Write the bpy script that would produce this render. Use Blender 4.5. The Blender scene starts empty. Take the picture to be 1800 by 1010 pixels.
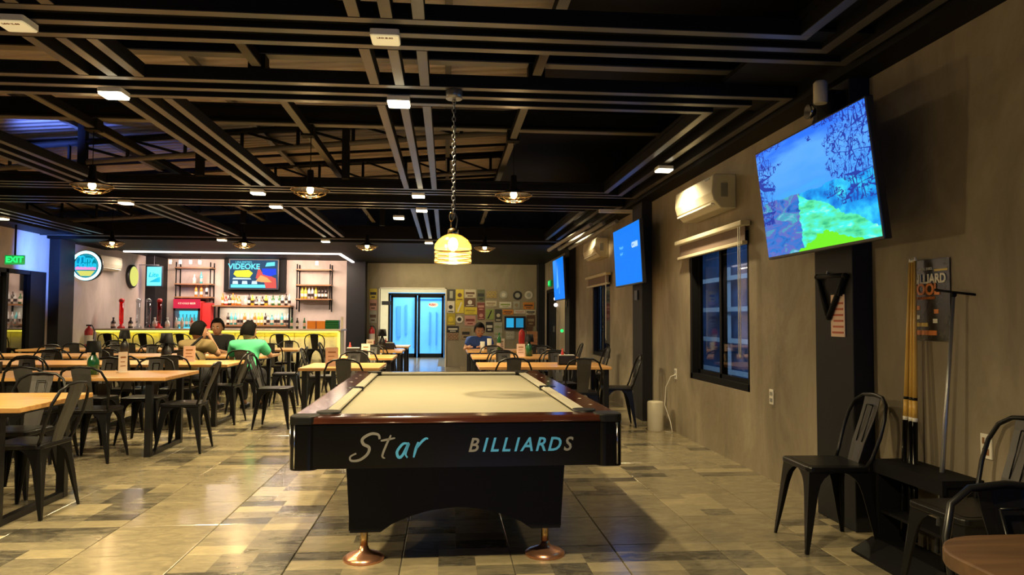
import bpy, bmesh, math, random
from mathutils import Vector, Matrix
random.seed(7)
sc = bpy.context.scene
C = sc.collection
PI = math.pi

# ---------------------------------------------------------------- camera
def cam_matrix(yaw, pitch, roll, loc):
    cy, sy = math.cos(yaw), math.sin(yaw)
    f0 = Vector((sy, cy, 0)); r0 = Vector((cy, -sy, 0)); u0 = Vector((0, 0, 1))
    f1 = f0*math.cos(pitch) + u0*math.sin(pitch); u1 = u0*math.cos(pitch) - f0*math.sin(pitch)
    r2 = r0*math.cos(roll) + u1*math.sin(roll); u2 = u1*math.cos(roll) - r0*math.sin(roll)
    m = Matrix((r2, u2, -f1)).transposed().to_4x4(); m.translation = loc
    return m
cam = bpy.data.objects.new('camera', bpy.data.cameras.new('camera')); C.objects.link(cam)
cam.data.sensor_width = 36; cam.data.lens = 1290*36/1800
cam.data.clip_start = 0.05; cam.data.clip_end = 100
cam.matrix_world = cam_matrix(.0891, .0430, .0044, Vector((0, 0, 1.25)))
sc.camera = cam

# ---------------------------------------------------------------- world, exposure, large lights
w = bpy.data.worlds.new('night'); sc.world = w; w.use_nodes = True
w.node_tree.nodes['Background'].inputs[0].default_value = (.010, .014, .03, 1)
w.node_tree.nodes['Background'].inputs[1].default_value = .35
vs = sc.view_settings
vs.view_transform = 'Standard'; vs.look = 'None'; vs.gamma = 1; vs.use_curve_mapping = False; vs.exposure = 0.0
sc.cycles.use_denoising = True
sc.cycles.max_bounces = 8; sc.cycles.diffuse_bounces = 4; sc.cycles.glossy_bounces = 4
sc.cycles.transparent_max_bounces = 12; sc.cycles.sample_clamp_indirect = 4
WARM = (1, .79, .43); WARMER = (1, .66, .30)
def lamp(kind, loc, power, col, size=.1, rot=None, spot=2.4, blend=.6, size_y=None, target=None):
    d = bpy.data.lights.new('light', kind); d.energy = power; d.color = col
    if kind == 'AREA':
        d.size = size
        if size_y: d.shape = 'RECTANGLE'; d.size_y = size_y
    else: d.shadow_soft_size = size
    if kind == 'SPOT': d.spot_size = spot; d.spot_blend = blend
    o = bpy.data.objects.new('light', d); C.objects.link(o); o.location = loc
    if rot: o.rotation_euler = rot
    if target: o.rotation_euler = (Vector(target)-Vector(loc)).to_track_quat('-Z', 'Y').to_euler()
    return o
# bar: white strip, counter glow, shelf glow
lamp('AREA', (-4.6, 16.55, 2.60), 110, (1, .80, .66), 4.4, size_y=.06)
lamp('AREA', (-2.5, 17.7, 2.60), 16, (1, .86, .6), .06, size_y=2.0)
lamp('AREA', (-4.7, 18.0, 2.64), 190, (1, .72, .56), 4.2, size_y=.5, target=(-4.7, 19.3, 1.5))
lamp('AREA', (-4.55, 15.64, .985), 14, (1, .78, .01), 4.6, size_y=.05, rot=(math.radians(25), 0, 0))
lamp('AREA', (-4.85, 19.1, 1.52), 5, (1, .9, .78), 1.6, size_y=.05)
# corridor and the room behind the glass door
lamp('AREA', (-.95, 21.6, 2.55), 120, (1, .93, .70), 1.2, size_y=2.2)
lamp('AREA', (-.95, 25.3, 2.5), 110, (.45, .75, 1), 1.6, size_y=1.6)
# blue accent washes on the left
lamp('SPOT', (-6.3, 13.4, 2.3), 240, (.08, .25, 1), .05, spot=1.6, target=(-7.3, 13.85, 2.35))
lamp('SPOT', (-4.4, 8.0, 2.95), 120, (.10, .2, 1), .05, spot=1.5, target=(-4.3, 8.9, 3.6))
lamp('SPOT', (-6.7, 17.6, 2.3), 14, (.08, .25, 1), .05, spot=1.7, target=(-7.0, 19.3, 2.1))
# night outside the windows
lamp('AREA', (3.3, 10.2, 2.5), 150, (.35, .6, 1), 1.2, target=(5.1, 12.6, .9))
lamp('AREA', (3.8, 13.5, 2.6), 30, (.35, .6, 1), 1.5)

# ---------------------------------------------------------------- materials
def mat(name, col=(.5, .5, .5), rough=.5, metal=0, emit=None, es=0, bump=0, bscale=20, var=0, vscale=4, spec=.5, trans=0, coat=0, stretch=None, alpha=1, aniso=0):
    m = bpy.data.materials.new(name); m.use_nodes = True
    nt = m.node_tree; b = nt.nodes['Principled BSDF']; L = nt.links.new
    b.inputs['Base Color'].default_value = (*col, 1); b.inputs['Roughness'].default_value = rough
    b.inputs['Metallic'].default_value = metal; b.inputs['Specular IOR Level'].default_value = spec
    b.inputs['Transmission Weight'].default_value = trans; b.inputs['Coat Weight'].default_value = coat
    b.inputs['Alpha'].default_value = alpha
    if emit: b.inputs['Emission Color'].default_value = (*emit, 1); b.inputs['Emission Strength'].default_value = es
    tc = nt.nodes.new('ShaderNodeTexCoord'); mp = nt.nodes.new('ShaderNodeMapping')
    L(tc.outputs['Object'], mp.inputs[0])
    if stretch: mp.inputs['Scale'].default_value = stretch
    n = nt.nodes.new('ShaderNodeTexNoise'); n.inputs['Scale'].default_value = vscale; n.inputs['Detail'].default_value = 5
    n.inputs['Roughness'].default_value = .6
    L(mp.outputs[0], n.inputs[0])
    mr = nt.nodes.new('ShaderNodeMapRange'); mr.inputs[1].default_value = .3; mr.inputs[2].default_value = .7
    v = var or .06
    mr.inputs[3].default_value = 1-v; mr.inputs[4].default_value = 1+v
    L(n.outputs[0], mr.inputs[0])
    mx = nt.nodes.new('ShaderNodeVectorMath'); mx.operation = 'SCALE'; mx.inputs[0].default_value = col
    L(mr.outputs[0], mx.inputs['Scale']); L(mx.outputs[0], b.inputs['Base Color'])
    if bump:
        n2 = nt.nodes.new('ShaderNodeTexNoise'); n2.inputs['Scale'].default_value = bscale; n2.inputs['Detail'].default_value = 4
        L(mp.outputs[0], n2.inputs[0])
        bp = nt.nodes.new('ShaderNodeBump'); bp.inputs['Strength'].default_value = bump; bp.inputs['Distance'].default_value = .02
        L(n2.outputs[0], bp.inputs['Height']); L(bp.outputs[0], b.inputs['Normal'])
    return m
def plaster(name, a, b2, rough=.6):
    m = bpy.data.materials.new(name); m.use_nodes = True
    nt = m.node_tree; b = nt.nodes['Principled BSDF']; L = nt.links.new
    g = nt.nodes.new('ShaderNodeNewGeometry')
    mp = nt.nodes.new('ShaderNodeMapping'); mp.inputs['Scale'].default_value = (1.1, 1.1, .6); L(g.outputs['Position'], mp.inputs[0])
    n = nt.nodes.new('ShaderNodeTexNoise'); n.inputs['Scale'].default_value = 1.6; n.inputs['Detail'].default_value = 9; n.inputs['Roughness'].default_value = .62
    n.inputs['Distortion'].default_value = .8
    L(mp.outputs[0], n.inputs[0])
    r = nt.nodes.new('ShaderNodeValToRGB'); r.color_ramp.elements[0].position = .32; r.color_ramp.elements[1].position = .68
    r.color_ramp.elements[0].color = (*a, 1); r.color_ramp.elements[1].color = (*b2, 1)
    L(n.outputs[0], r.inputs[0]); L(r.outputs[0], b.inputs['Base Color'])
    b.inputs['Roughness'].default_value = rough; b.inputs['Specular IOR Level'].default_value = .35
    n2 = nt.nodes.new('ShaderNodeTexNoise'); n2.inputs['Scale'].default_value = 9; n2.inputs['Detail'].default_value = 6
    L(g.outputs['Position'], n2.inputs[0])
    bp = nt.nodes.new('ShaderNodeBump'); bp.inputs['Strength'].default_value = .25; bp.inputs['Distance'].default_value = .02
    L(n2.outputs[0], bp.inputs['Height']); L(bp.outputs[0], b.inputs['Normal'])
    return m
def tile_mat():
    m = bpy.data.materials.new('patchwork_tile'); m.use_nodes = True
    nt = m.node_tree; b = nt.nodes['Principled BSDF']; L = nt.links.new
    g = nt.nodes.new('ShaderNodeNewGeometry')
    def cells(sx, sy, ox, oy, seed):
        mp = nt.nodes.new('ShaderNodeMapping'); mp.inputs['Scale'].default_value = (1/sx, 1/sy, 0); mp.inputs['Location'].default_value = (ox, oy, seed)
        L(g.outputs['Position'], mp.inputs[0])
        fl = nt.nodes.new('ShaderNodeVectorMath'); fl.operation = 'FLOOR'; L(mp.outputs[0], fl.inputs[0])
        wn = nt.nodes.new('ShaderNodeTexWhiteNoise'); wn.noise_dimensions = '3D'; L(fl.outputs[0], wn.inputs[0])
        return wn.outputs['Value']
    T = .57
    big = cells(T, T, -TX0/T, -TY0/T, 3.0)          # one draw per tile
    med = cells(T/2, T/4, -TX0/(T/2), -TY0/(T/4), 5.0)
    sm = cells(T/3, T/4, -TX0/(T/3), -TY0/(T/4), 9.0)
    def mix(f, a, c):
        x = nt.nodes.new('ShaderNodeMix'); x.data_type = 'FLOAT'
        if isinstance(f, float): x.inputs[0].default_value = f
        else: L(f, x.inputs[0])
        for s, v in ((2, a), (3, c)):
            if isinstance(v, float): x.inputs[s].default_value = v
            else: L(v, x.inputs[s])
        return x.outputs[0]
    def gt(a, t):
        x = nt.nodes.new('ShaderNodeMath'); x.operation = 'GREATER_THAN'; L(a, x.inputs[0]); x.inputs[1].default_value = t
        return x.outputs[0]
    pick = mix(gt(big, .5), med, sm)
    plain = mix(gt(big, .62), pick, .55)
    mp = nt.nodes.new('ShaderNodeMapping'); mp.inputs['Scale'].default_value = (5, 11, 1); L(g.outputs['Position'], mp.inputs[0])
    n = nt.nodes.new('ShaderNodeTexNoise'); n.inputs['Scale'].default_value = 1.3; n.inputs['Detail'].default_value = 8; n.inputs['Roughness'].default_value = .65; n.inputs['Distortion'].default_value = 1.2
    L(mp.outputs[0], n.inputs[0])
    v = mix(.55, plain, n.outputs[0])
    r = nt.nodes.new('ShaderNodeValToRGB'); e = r.color_ramp.elements
    e[0].position = .26; e[0].color = (.055, .05, .04, 1); e[1].position = .80; e[1].color = (.40, .335, .20, 1)
    k = e.new(.38); k.color = (.15, .132, .093, 1)
    k = e.new(.52); k.color = (.235, .20, .13, 1)
    L(v, r.inputs[0]); L(r.outputs[0], b.inputs['Base Color'])
    b.inputs['Roughness'].default_value = .22; b.inputs['Specular IOR Level'].default_value = .55
    mr = nt.nodes.new('ShaderNodeMapRange'); mr.inputs[3].default_value = .10; mr.inputs[4].default_value = .28
    L(n.outputs[0], mr.inputs[0]); L(mr.outputs[0], b.inputs['Roughness'])
    bp = nt.nodes.new('ShaderNodeBump'); bp.inputs['Strength'].default_value = .025; bp.inputs['Distance'].default_value = .01
    L(n.outputs[0], bp.inputs['Height']); L(bp.outputs[0], b.inputs['Normal'])
    return m
def wood(name, a, b2, rough=.35, scale=(1, 9, 9)):
    m = bpy.data.materials.new(name); m.use_nodes = True
    nt = m.node_tree; b = nt.nodes['Principled BSDF']; L = nt.links.new
    tc = nt.nodes.new('ShaderNodeTexCoord'); mp = nt.nodes.new('ShaderNodeMapping'); mp.inputs['Scale'].default_value = scale
    L(tc.outputs['Object'], mp.inputs[0])
    n = nt.nodes.new('ShaderNodeTexNoise'); n.inputs['Scale'].default_value = 2.5; n.inputs['Detail'].default_value = 7; n.inputs['Distortion'].default_value = .6
    L(mp.outputs[0], n.inputs[0])
    r = nt.nodes.new('ShaderNodeValToRGB'); r.color_ramp.elements[0].position = .3; r.color_ramp.elements[1].position = .7
    r.color_ramp.elements[0].color = (*a, 1); r.color_ramp.elements[1].color = (*b2, 1)
    L(n.outputs[0], r.inputs[0]); L(r.outputs[0], b.inputs['Base Color']); b.inputs['Roughness'].default_value = rough
    return m
def corrugated(name, col):
    m = mat(name, col, .5, var=.15, vscale=1.5)
    nt = m.node_tree; b = nt.nodes['Principled BSDF']; L = nt.links.new
    g = nt.nodes.new('ShaderNodeNewGeometry')
    wv = nt.nodes.new('ShaderNodeTexWave'); wv.bands_direction = 'Y'; wv.inputs['Scale'].default_value = 2.2
    L(g.outputs['Position'], wv.inputs[0])
    bp = nt.nodes.new('ShaderNodeBump'); bp.inputs['Strength'].default_value = .8; bp.inputs['Distance'].default_value = .03
    L(wv.outputs[1], bp.inputs['Height']); L(bp.outputs[0], b.inputs['Normal'])
    return m
def thin_glass(name, tint, refl=.1, rough=.03):
    m = bpy.data.materials.new(name); m.use_nodes = True
    nt = m.node_tree; nt.nodes.clear(); L = nt.links.new
    o = nt.nodes.new('ShaderNodeOutputMaterial'); t = nt.nodes.new('ShaderNodeBsdfTransparent'); t.inputs[0].default_value = (*tint, 1)
    gl = nt.nodes.new('ShaderNodeBsdfGlossy'); gl.inputs['Roughness'].default_value = rough
    gg = nt.nodes.new('ShaderNodeNewGeometry'); dt = nt.nodes.new('ShaderNodeVectorMath'); dt.operation = 'DOT_PRODUCT'
    L(gg.outputs['Normal'], dt.inputs[0]); L(gg.outputs['Incoming'], dt.inputs[1])
    ab = nt.nodes.new('ShaderNodeMath'); ab.operation = 'ABSOLUTE'; L(dt.outputs['Value'], ab.inputs[0])
    om = nt.nodes.new('ShaderNodeMath'); om.operation = 'SUBTRACT'; om.inputs[0].default_value = 1; L(ab.outputs[0], om.inputs[1])
    fr = nt.nodes.new('ShaderNodeMath'); fr.operation = 'POWER'; L(om.outputs[0], fr.inputs[0]); fr.inputs[1].default_value = 5   # Schlick, the same from both sides
    ad = nt.nodes.new('ShaderNodeMath'); ad.operation = 'ADD'; ad.use_clamp = True; L(fr.outputs[0], ad.inputs[0]); ad.inputs[1].default_value = refl
    n = nt.nodes.new('ShaderNodeTexNoise'); n.inputs['Scale'].default_value = 3
    mm = nt.nodes.new('ShaderNodeMath'); mm.operation = 'MULTIPLY'; L(n.outputs[0], mm.inputs[0]); mm.inputs[1].default_value = rough*2; L(mm.outputs[0], gl.inputs['Roughness'])
    x = nt.nodes.new('ShaderNodeMixShader'); L(ad.outputs[0], x.inputs[0]); L(t.outputs[0], x.inputs[1]); L(gl.outputs[0], x.inputs[2]); L(x.outputs[0], o.inputs[0])
    return m
def emis(name, col, s):
    return mat(name, (col[0]*.04, col[1]*.04, col[2]*.04), .6, spec=.1, emit=col, es=s)

TX0, TY0 = -1.36, 3.50     # a corner of the tile grid
M = {}
M['tile'] = tile_mat()
M['grout'] = mat('grout', (.07, .06, .045), .8)
M['wallr'] = plaster('skim_plaster', (.19, .156, .107), (.35, .295, .21))
M['wallb'] = plaster('bar_plaster', (.40, .34, .30), (.56, .48, .43))
M['wallback'] = plaster('back_plaster', (.25, .215, .14), (.35, .30, .20))
M['cream'] = mat('cream_paint', (.78, .74, .60), .6)
M['pil'] = mat('charcoal_paint', (.010, .010, .012), .6, var=.15, spec=.3)
M['black'] = mat('black_paint', (.006, .006, .007), .6, spec=.12)
M['blacksat'] = mat('black_metal', (.008, .008, .009), .35, var=.2, spec=.35)
M['chair'] = mat('black_steel', (.0045, .0045, .005), .34, var=.25, vscale=8, spec=.3)
M['splat_sheen'] = mat('steel_sheen_grey', (.055, .052, .05), .45, metal=.2, var=.2)  # lighter than the chair steel: reflected light is put into the colour
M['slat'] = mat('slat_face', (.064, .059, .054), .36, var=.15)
M['roof'] = corrugated('roof_sheet', (.42, .36, .31))
M['steel'] = mat('truss_steel', (.008, .008, .008), .6, spec=.1)
M['steell'] = mat('purlin_steel', (.13, .12, .105), .45)
M['top'] = wood('table_wood', (.42, .20, .06), (.66, .37, .13), .28)
M['board'] = wood('board_wood', (.20, .09, .035), (.36, .18, .07), .45)
M['mahog'] = wood('mahogany', (.028, .008, .005), (.065, .018, .009), .14)
M['cloth'] = mat('beige_baize', (.27, .25, .18), .85, bump=.08, bscale=400, var=.06, vscale=2)
M['cushion'] = mat('cushion_baize', (.30, .28, .22), .8)
M['pool'] = mat('pool_black', (.002, .002, .0025), .18, spec=.3)
M['poolm'] = mat('pool_matte', (.004, .004, .004), .5, spec=.2)
M['chrome'] = mat('chrome', (.6, .6, .62), .18, metal=1)
M['copper'] = mat('copper_foot', (.72, .36, .22), .28, metal=.9)
M['brass'] = mat('brass_post', (.6, .42, .2), .25, metal=1)
M['white'] = mat('white_plastic', (.78, .75, .66), .4)
M['acw'] = mat('ac_plastic', (.60, .55, .42), .65, spec=.25)
M['paper'] = mat('paper', (.75, .66, .56), .7)
M['pink'] = mat('pink_card', (.72, .52, .42), .7)
M['dark'] = mat('dark_plastic', (.015, .015, .017), .35)
M['diff'] = emis('lit_diffuser', (1, .90, .62), 14)
M['bulb'] = emis('bulb', (1, .72, .3), 30)
M['diffoff'] = mat('unlit_diffuser_glow', (.80, .74, .52), .4, emit=(1, .85, .5), es=.35)  # lamp is off; faint emission stands in for light falling on it
M['strip'] = emis('led_strip', (1, .88, .82), 2.2)
M['ystrip'] = emis('yellow_led', (1, .85, .08), 3.0)
M['brick'] = mat('panel_cladding', (.62, .56, .38), .6, bump=.5, bscale=14, var=.25)
M['counter'] = mat('counter_top', (.42, .33, .26), .3, var=.2)
M['bluescreen'] = mat('blue_screen', (0, .02, .05), .6, spec=.1, emit=(0, .22, 1), es=1.0)
M['red'] = mat('red_paint', (.55, .03, .03), .35)
M['redl'] = emis('red_lit', (.85, .03, .08), .8)
M['cyan'] = emis('cyan_lit', (.10, .75, .95), 1.2)
M['cyand'] = mat('teal_ink', (.0, .25, .32), .4, emit=(0, .5, .6), es=.35)
M['neonw'] = emis('neon_white', (.45, .9, 1), 2.6)
M['neonb'] = emis('neon_blue', (.02, .62, .9), 1.0)
M['neonp'] = emis('neon_pink', (.95, .35, .75), 1.0)
M['neony'] = emis('neon_yellow', (.85, .85, .18), .9)
M['green'] = emis('exit_green', (.02, .9, .15), 1.8)
M['greenbox'] = mat('exit_box', (.02, .2, .05), .5, emit=(0, .7, .12), es=.35)
M['fabric'] = mat('blind_fabric', (.17, .12, .10), .8)
M['skin'] = mat('skin', (.42, .22, .13), .55)
M['hair'] = mat('hair', (.003, .0027, .0025), .75, spec=.1)
M['jeans'] = mat('dark_trousers', (.02, .02, .025), .8)
M['glass'] = thin_glass('window_glass', (.55, .6, .68), .05)
M['dglass'] = thin_glass('clear_glass', (.93, .97, .98), .02)
M['mirror'] = thin_glass('dark_door_glass', (.35, .35, .37), .28, .02)
M['amberg'] = mat('amber_glass', (1, .62, .12), .15, alpha=.26, spec=.9, emit=(1, .45, .03), es=.30)  # faint emission stands in for bulb light scattered in the glass
M['ringg'] = mat('ring_glass', (.8, .55, .2), .12, alpha=.28, spec=.9)
M['clearg'] = thin_glass('tower_glass', (.75, .8, .85), .25)
M['redg'] = thin_glass('red_drink', (.9, .05, .03), .1)
M['cuewood'] = wood('cue_wood', (.62, .36, .07), (.80, .52, .13), .3, (9, 9, 1))
M['grey'] = mat('grey_metal', (.30, .30, .30), .3, metal=.7)
M['greyw'] = mat('duct_grey', (.25, .25, .24), .5)
M['outside'] = mat('outside_wall', (.10, .16, .25), .8, var=.5, vscale=2)
M['blueroom'] = mat('blue_room', (.32, .62, .86), .6, var=.08, vscale=1.5)
M['bluedk'] = mat('blue_trim', (.16, .38, .62), .5)
M['bottleg'] = mat('green_bottle_glass', (.01, .09, .03), .12, coat=.5)
def bcol(n, c): M[n] = mat(n, c, .15, coat=.4)
bcol('b_amber', (.55, .22, .03)); bcol('b_green', (.03, .16, .05)); bcol('b_clear', (.62, .64, .60)); bcol('b_dark', (.03, .02, .018))
bcol('b_yellow', (.75, .62, .05)); bcol('b_orange', (.75, .25, .04)); bcol('b_teal', (.10, .55, .60)); bcol('b_red', (.5, .05, .04))

# ---------------------------------------------------------------- geometry helpers
class MB:
    def __init__(s): s.v = []; s.f = []; s.m = []; s.sm = []
    def add(s, vs, fs, mi=0, smooth=False):
        o = len(s.v); s.v += [tuple(p) for p in vs]
        for f in fs: s.f.append([i+o for i in f]); s.m.append(mi); s.sm.append(smooth)
        return s
    def box(s, a, b, mi=0):
        x0, y0, z0 = a; x1, y1, z1 = b
        if x0 > x1: x0, x1 = x1, x0
        if y0 > y1: y0, y1 = y1, y0
        if z0 > z1: z0, z1 = z1, z0
        return s.add([(x0,y0,z0),(x1,y0,z0),(x1,y1,z0),(x0,y1,z0),(x0,y0,z1),(x1,y0,z1),(x1,y1,z1),(x0,y1,z1)],
                     [(0,3,2,1),(4,5,6,7),(0,1,5,4),(1,2,6,5),(2,3,7,6),(3,0,4,7)], mi)
    def cbox(s, c, d, mi=0): return s.box([c[i]-d[i]/2 for i in range(3)], [c[i]+d[i]/2 for i in range(3)], mi)
    def rbox(s, a, b, r, mi=0, n=3):   # box with rounded vertical corners
        x0, y0, z0 = a; x1, y1, z1 = b; P = []
        for cx, cy, a0 in ((x1-r, y1-r, 0), (x0+r, y1-r, 90), (x0+r, y0+r, 180), (x1-r, y0+r, 270)):
            for k in range(n+1):
                t = math.radians(a0+90*k/n); P.append((cx+r*math.cos(t), cy+r*math.sin(t)))
        return s.prism(P, z0, z1, mi)
    def prism(s, P, z0, z1, mi=0, ax='z'):
        n = len(P)
        def q(p, h): return (p[0], p[1], h) if ax == 'z' else ((p[0], h, p[1]) if ax == 'y' else (h, p[0], p[1]))
        vs = [q(p, z0) for p in P]+[q(p, z1) for p in P]
        fs = [tuple(reversed(range(n))), tuple(range(n, 2*n))]+[(i, (i+1) % n, n+(i+1) % n, n+i) for i in range(n)]
        if ax == 'y': fs = [tuple(reversed(f)) for f in fs]
        return s.add(vs, fs, mi)
    def lathe(s, prof, c=(0, 0, 0), n=16, mi=0, cap=True, axis='z', smooth=True):
        vs = []; fs = []
        for r, z in prof:
            for k in range(n):
                t = 2*PI*k/n; p = (r*math.cos(t), r*math.sin(t), z)
                if axis == 'y': p = (p[0], p[2], -p[1]) if False else (p[0], z, p[1])
                if axis == 'x': p = (z, p[0], p[1])
                vs.append((p[0]+c[0], p[1]+c[1], p[2]+c[2]))
        m = len(prof)
        for j in range(m-1):
            for k in range(n): fs.append((j*n+k, j*n+(k+1) % n, (j+1)*n+(k+1) % n, (j+1)*n+k))
        s.add(vs, fs, mi, smooth)
        if cap:
            o = len(s.v)-len(vs)
            s.f.append([o+k for k in reversed(range(n))]); s.m.append(mi); s.sm.append(False)
            s.f.append([o+(m-1)*n+k for k in range(n)]); s.m.append(mi); s.sm.append(False)
        return s
    def tube(s, pts, r, n=6, mi=0, closed=False, cap=True):
        P = [Vector(p) for p in pts]; N = len(P); vs = []; fs = []
        R = r if isinstance(r, (list, tuple)) else [r]*N
        up = Vector((0, 0, 1)); last = None
        for i in range(N):
            if closed: t = (P[(i+1) % N]-P[i-1]).normalized()
            else: t = (P[min(i+1, N-1)]-P[max(i-1, 0)]).normalized()
            a = last if last else (Vector((1, 0, 0)) if abs(t.z) > .9 else up)
            a = (a-t*a.dot(t)).normalized(); b = t.cross(a); last = a
            for k in range(n):
                th = 2*PI*k/n; vs.append(P[i]+(a*math.cos(th)+b*math.sin(th))*R[i])
        for i in range(N if closed else N-1):
            j = (i+1) % N
            for k in range(n): fs.append((i*n+k, i*n+(k+1) % n, j*n+(k+1) % n, j*n+k))
        s.add(vs, fs, mi, True)
        if cap and not closed:
            o = len(s.v)-len(vs)
            s.f.append([o+k for k in reversed(range(n))]); s.m.append(mi); s.sm.append(False)
            s.f.append([o+(N-1)*n+k for k in range(n)]); s.m.append(mi); s.sm.append(False)
        return s
    def ball(s, c, r, n=10, mi=0, sc3=(1, 1, 1)):
        pr = []
        for j in range(1, n): t = -PI/2+PI*j/n; pr.append((r*math.cos(t), r*math.sin(t)))
        o = len(s.v); s.lathe(pr, (0, 0, 0), n+2, mi)
        for i in range(o, len(s.v)): v = s.v[i]; s.v[i] = (v[0]*sc3[0]+c[0], v[1]*sc3[1]+c[1], v[2]*sc3[2]+c[2])
        return s
    def mesh(s, name, mats):
        me = bpy.data.meshes.new(name); me.from_pydata(s.v, [], s.f)
        for m in (mats if isinstance(mats, (list, tuple)) else [mats]): me.materials.append(M[m] if isinstance(m, str) else m)
        me.polygons.foreach_set('material_index', s.m); me.polygons.foreach_set('use_smooth', s.sm)
        bm = bmesh.new(); bm.from_mesh(me); bmesh.ops.recalc_face_normals(bm, faces=bm.faces); bm.to_mesh(me); bm.free()
        return me
    def obj(s, name, mats, parent=None, loc=(0, 0, 0), rot=(0, 0, 0), bevel=0):
        o = bpy.data.objects.new(name, s.mesh(name, mats)); C.objects.link(o)
        o.location = loc; o.rotation_euler = rot
        if parent: o.parent = parent
        if bevel:
            b = o.modifiers.new('bevel', 'BEVEL'); b.width = bevel; b.segments = 2; b.limit_method = 'ANGLE'
        return o
def tag(o, label=None, cat=None, group=None, kind=None):
    if label: o['label'] = label
    if cat: o['category'] = cat
    if group: o['group'] = group
    if kind: o['kind'] = kind
    return o
def empty(name, loc=(0, 0, 0), rz=0, **k):
    o = bpy.data.objects.new(name, None); C.objects.link(o); o.location = loc; o.rotation_euler = (0, 0, rz); o.empty_display_size = .1
    return tag(o, **k)
def struct(name, mb, mats, parent=None, **k):
    o = mb.obj(name, mats, parent, **k)
    if not parent: o['kind'] = 'structure'
    return o
def copy_tree(o, parent=None):
    c = o.copy(); C.objects.link(c)
    if parent: c.parent = parent
    for ch in list(o.children): copy_tree(ch, c)
    return c
class Proto:      # first use takes the object itself, later uses copy it
    def __init__(s, o): s.o = o; s.used = False
    def get(s, loc, rz=0, label=None, group=None, cat=None):
        o = copy_tree(s.o) if s.used else s.o
        s.used = True; o.location = loc; o.rotation_euler = (0, 0, rz)
        tag(o, label, cat, group)
        return o
def text(name, body, size, mats, parent=None, loc=(0, 0, 0), rot=(PI/2, 0, 0), shear=0, bold=0, depth=.002, align='CENTER', sx=1, sy=1):
    cu = bpy.data.curves.new(name, 'FONT'); cu.body = body; cu.size = size; cu.extrude = depth; cu.shear = shear; cu.offset = bold
    cu.align_x = align; cu.align_y = 'CENTER'; cu.resolution_u = 3
    t = bpy.data.objects.new('tmp', cu); C.objects.link(t)
    bpy.context.view_layer.update()
    me = bpy.data.meshes.new_from_object(t.evaluated_get(bpy.context.evaluated_depsgraph_get()))
    bpy.data.objects.remove(t)
    me.name = name; me.materials.clear(); me.materials.append(M[mats] if isinstance(mats, str) else mats)
    o = bpy.data.objects.new(name, me); C.objects.link(o); o.location = loc; o.rotation_euler = rot; o.scale = (sx, sy, 1)
    if parent: o.parent = parent
    return o
RW = (PI/2, 0, -PI/2)      # text on the right wall, read from inside the room
LW = (PI/2, 0, PI/2)
XR, XL, YB = 2.55, -7.30, 19.30
ZC = 2.75

# ================================================================= THE SETTING
# floor: slab + individual tiles
floor = struct('floor', MB().box((XL-.3, -4, -.12), (XR+.2, 24.4, -.006)), 'grout')
T = .57
def tile_mesh():
    g = .0025; ch = .003; h = T/2-g
    mb = MB()
    mb.add([(-h,-h,-.006),(h,-h,-.006),(h,h,-.006),(-h,h,-.006),(-h,-h,-.002),(h,-h,-.002),(h,h,-.002),(-h,h,-.002),
            (-h+ch,-h+ch,0),(h-ch,-h+ch,0),(h-ch,h-ch,0),(-h+ch,h-ch,0)],
           [(0,1,5,4),(1,2,6,5),(2,3,7,6),(3,0,4,7),(4,5,9,8),(5,6,10,9),(6,7,11,10),(7,4,8,11),(8,9,10,11)])
    return mb
tm = tile_mesh().mesh('tile', 'tile')
cells = []
i0 = math.ceil((XL-TX0)/T)-1; i1 = int((XR-TX0)/T)
for i in range(i0, i1+1):
    for j in range(-9, 37):
        cx, cy = TX0+(i+.5)*T, TY0+(j+.5)*T
        if cx+T/2 > XR-.02 and cx > XR-.1: continue
        if cy < -1: continue
        if cy > YB and not (-1.9 < cx < 0): continue
        inview = cy > 2.6 and abs(cx/cy-.09) < .74
        cells.append((0 if inview else 1, cy*cy+cx*cx, cx, cy))
cells.sort()
rest = MB(); hp = tile_mesh()
for k, (iv, d, cx, cy) in enumerate(cells):
    if k < 300 and iv == 0:
        o = bpy.data.objects.new('tile', tm); C.objects.link(o); o.parent = floor; o.location = (cx, cy, 0)
    else:
        x1 = min(cx+T/2-.0025, XR-.01)
        rest.add([(cx-T/2+.0025, cy-T/2+.0025, 0), (x1, cy-T/2+.0025, 0), (x1, cy+T/2-.0025, 0), (cx-T/2+.0025, cy+T/2-.0025, 0)], [(0, 1, 2, 3)])
tag(rest.obj('tile_field', 'tile', floor), kind='stuff')

# walls
def wall_y(name, x, xo, segs, m):      # wall along y at x; segs boxes (y0,y1,z0,z1)
    mb = MB()
    for y0, y1, z0, z1 in segs: mb.box((x, y0, z0), (xo, y1, z1))
    return struct(name, mb, m)
W1 = (6.00, 7.54, .64, 2.02); W2 = (11.30, 12.66, .64, 1.92); D1 = (16.95, 18.45, 0, 1.98)
wall_right = wall_y('wall_right', XR, XR+.15, [(-4, W1[0], 0, 4.2), (W1[0], W1[1], 0, W1[2]), (W1[0], W1[1], W1[3], 4.2), (W1[1], W2[0], 0, 4.2),
    (W2[0], W2[1], 0, W2[2]), (W2[0], W2[1], W2[3], 4.2), (W2[1], D1[0], 0, 4.2), (D1[0], D1[1], D1[3], 4.2), (D1[1], YB+.15, 0, 4.2)], 'wallr')
DL = (9.6, 14.05, 0, 2.06)
wall_left = wall_y('wall_left', XL, XL-.15, [(-4, DL[0], 0, 4.2), (DL[0], DL[1], DL[3], 4.2), (DL[1], YB+.15, 0, 4.2)], 'wallb')
OX0, OX1, OZ = -1.72, -.03, 2.03
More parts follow.
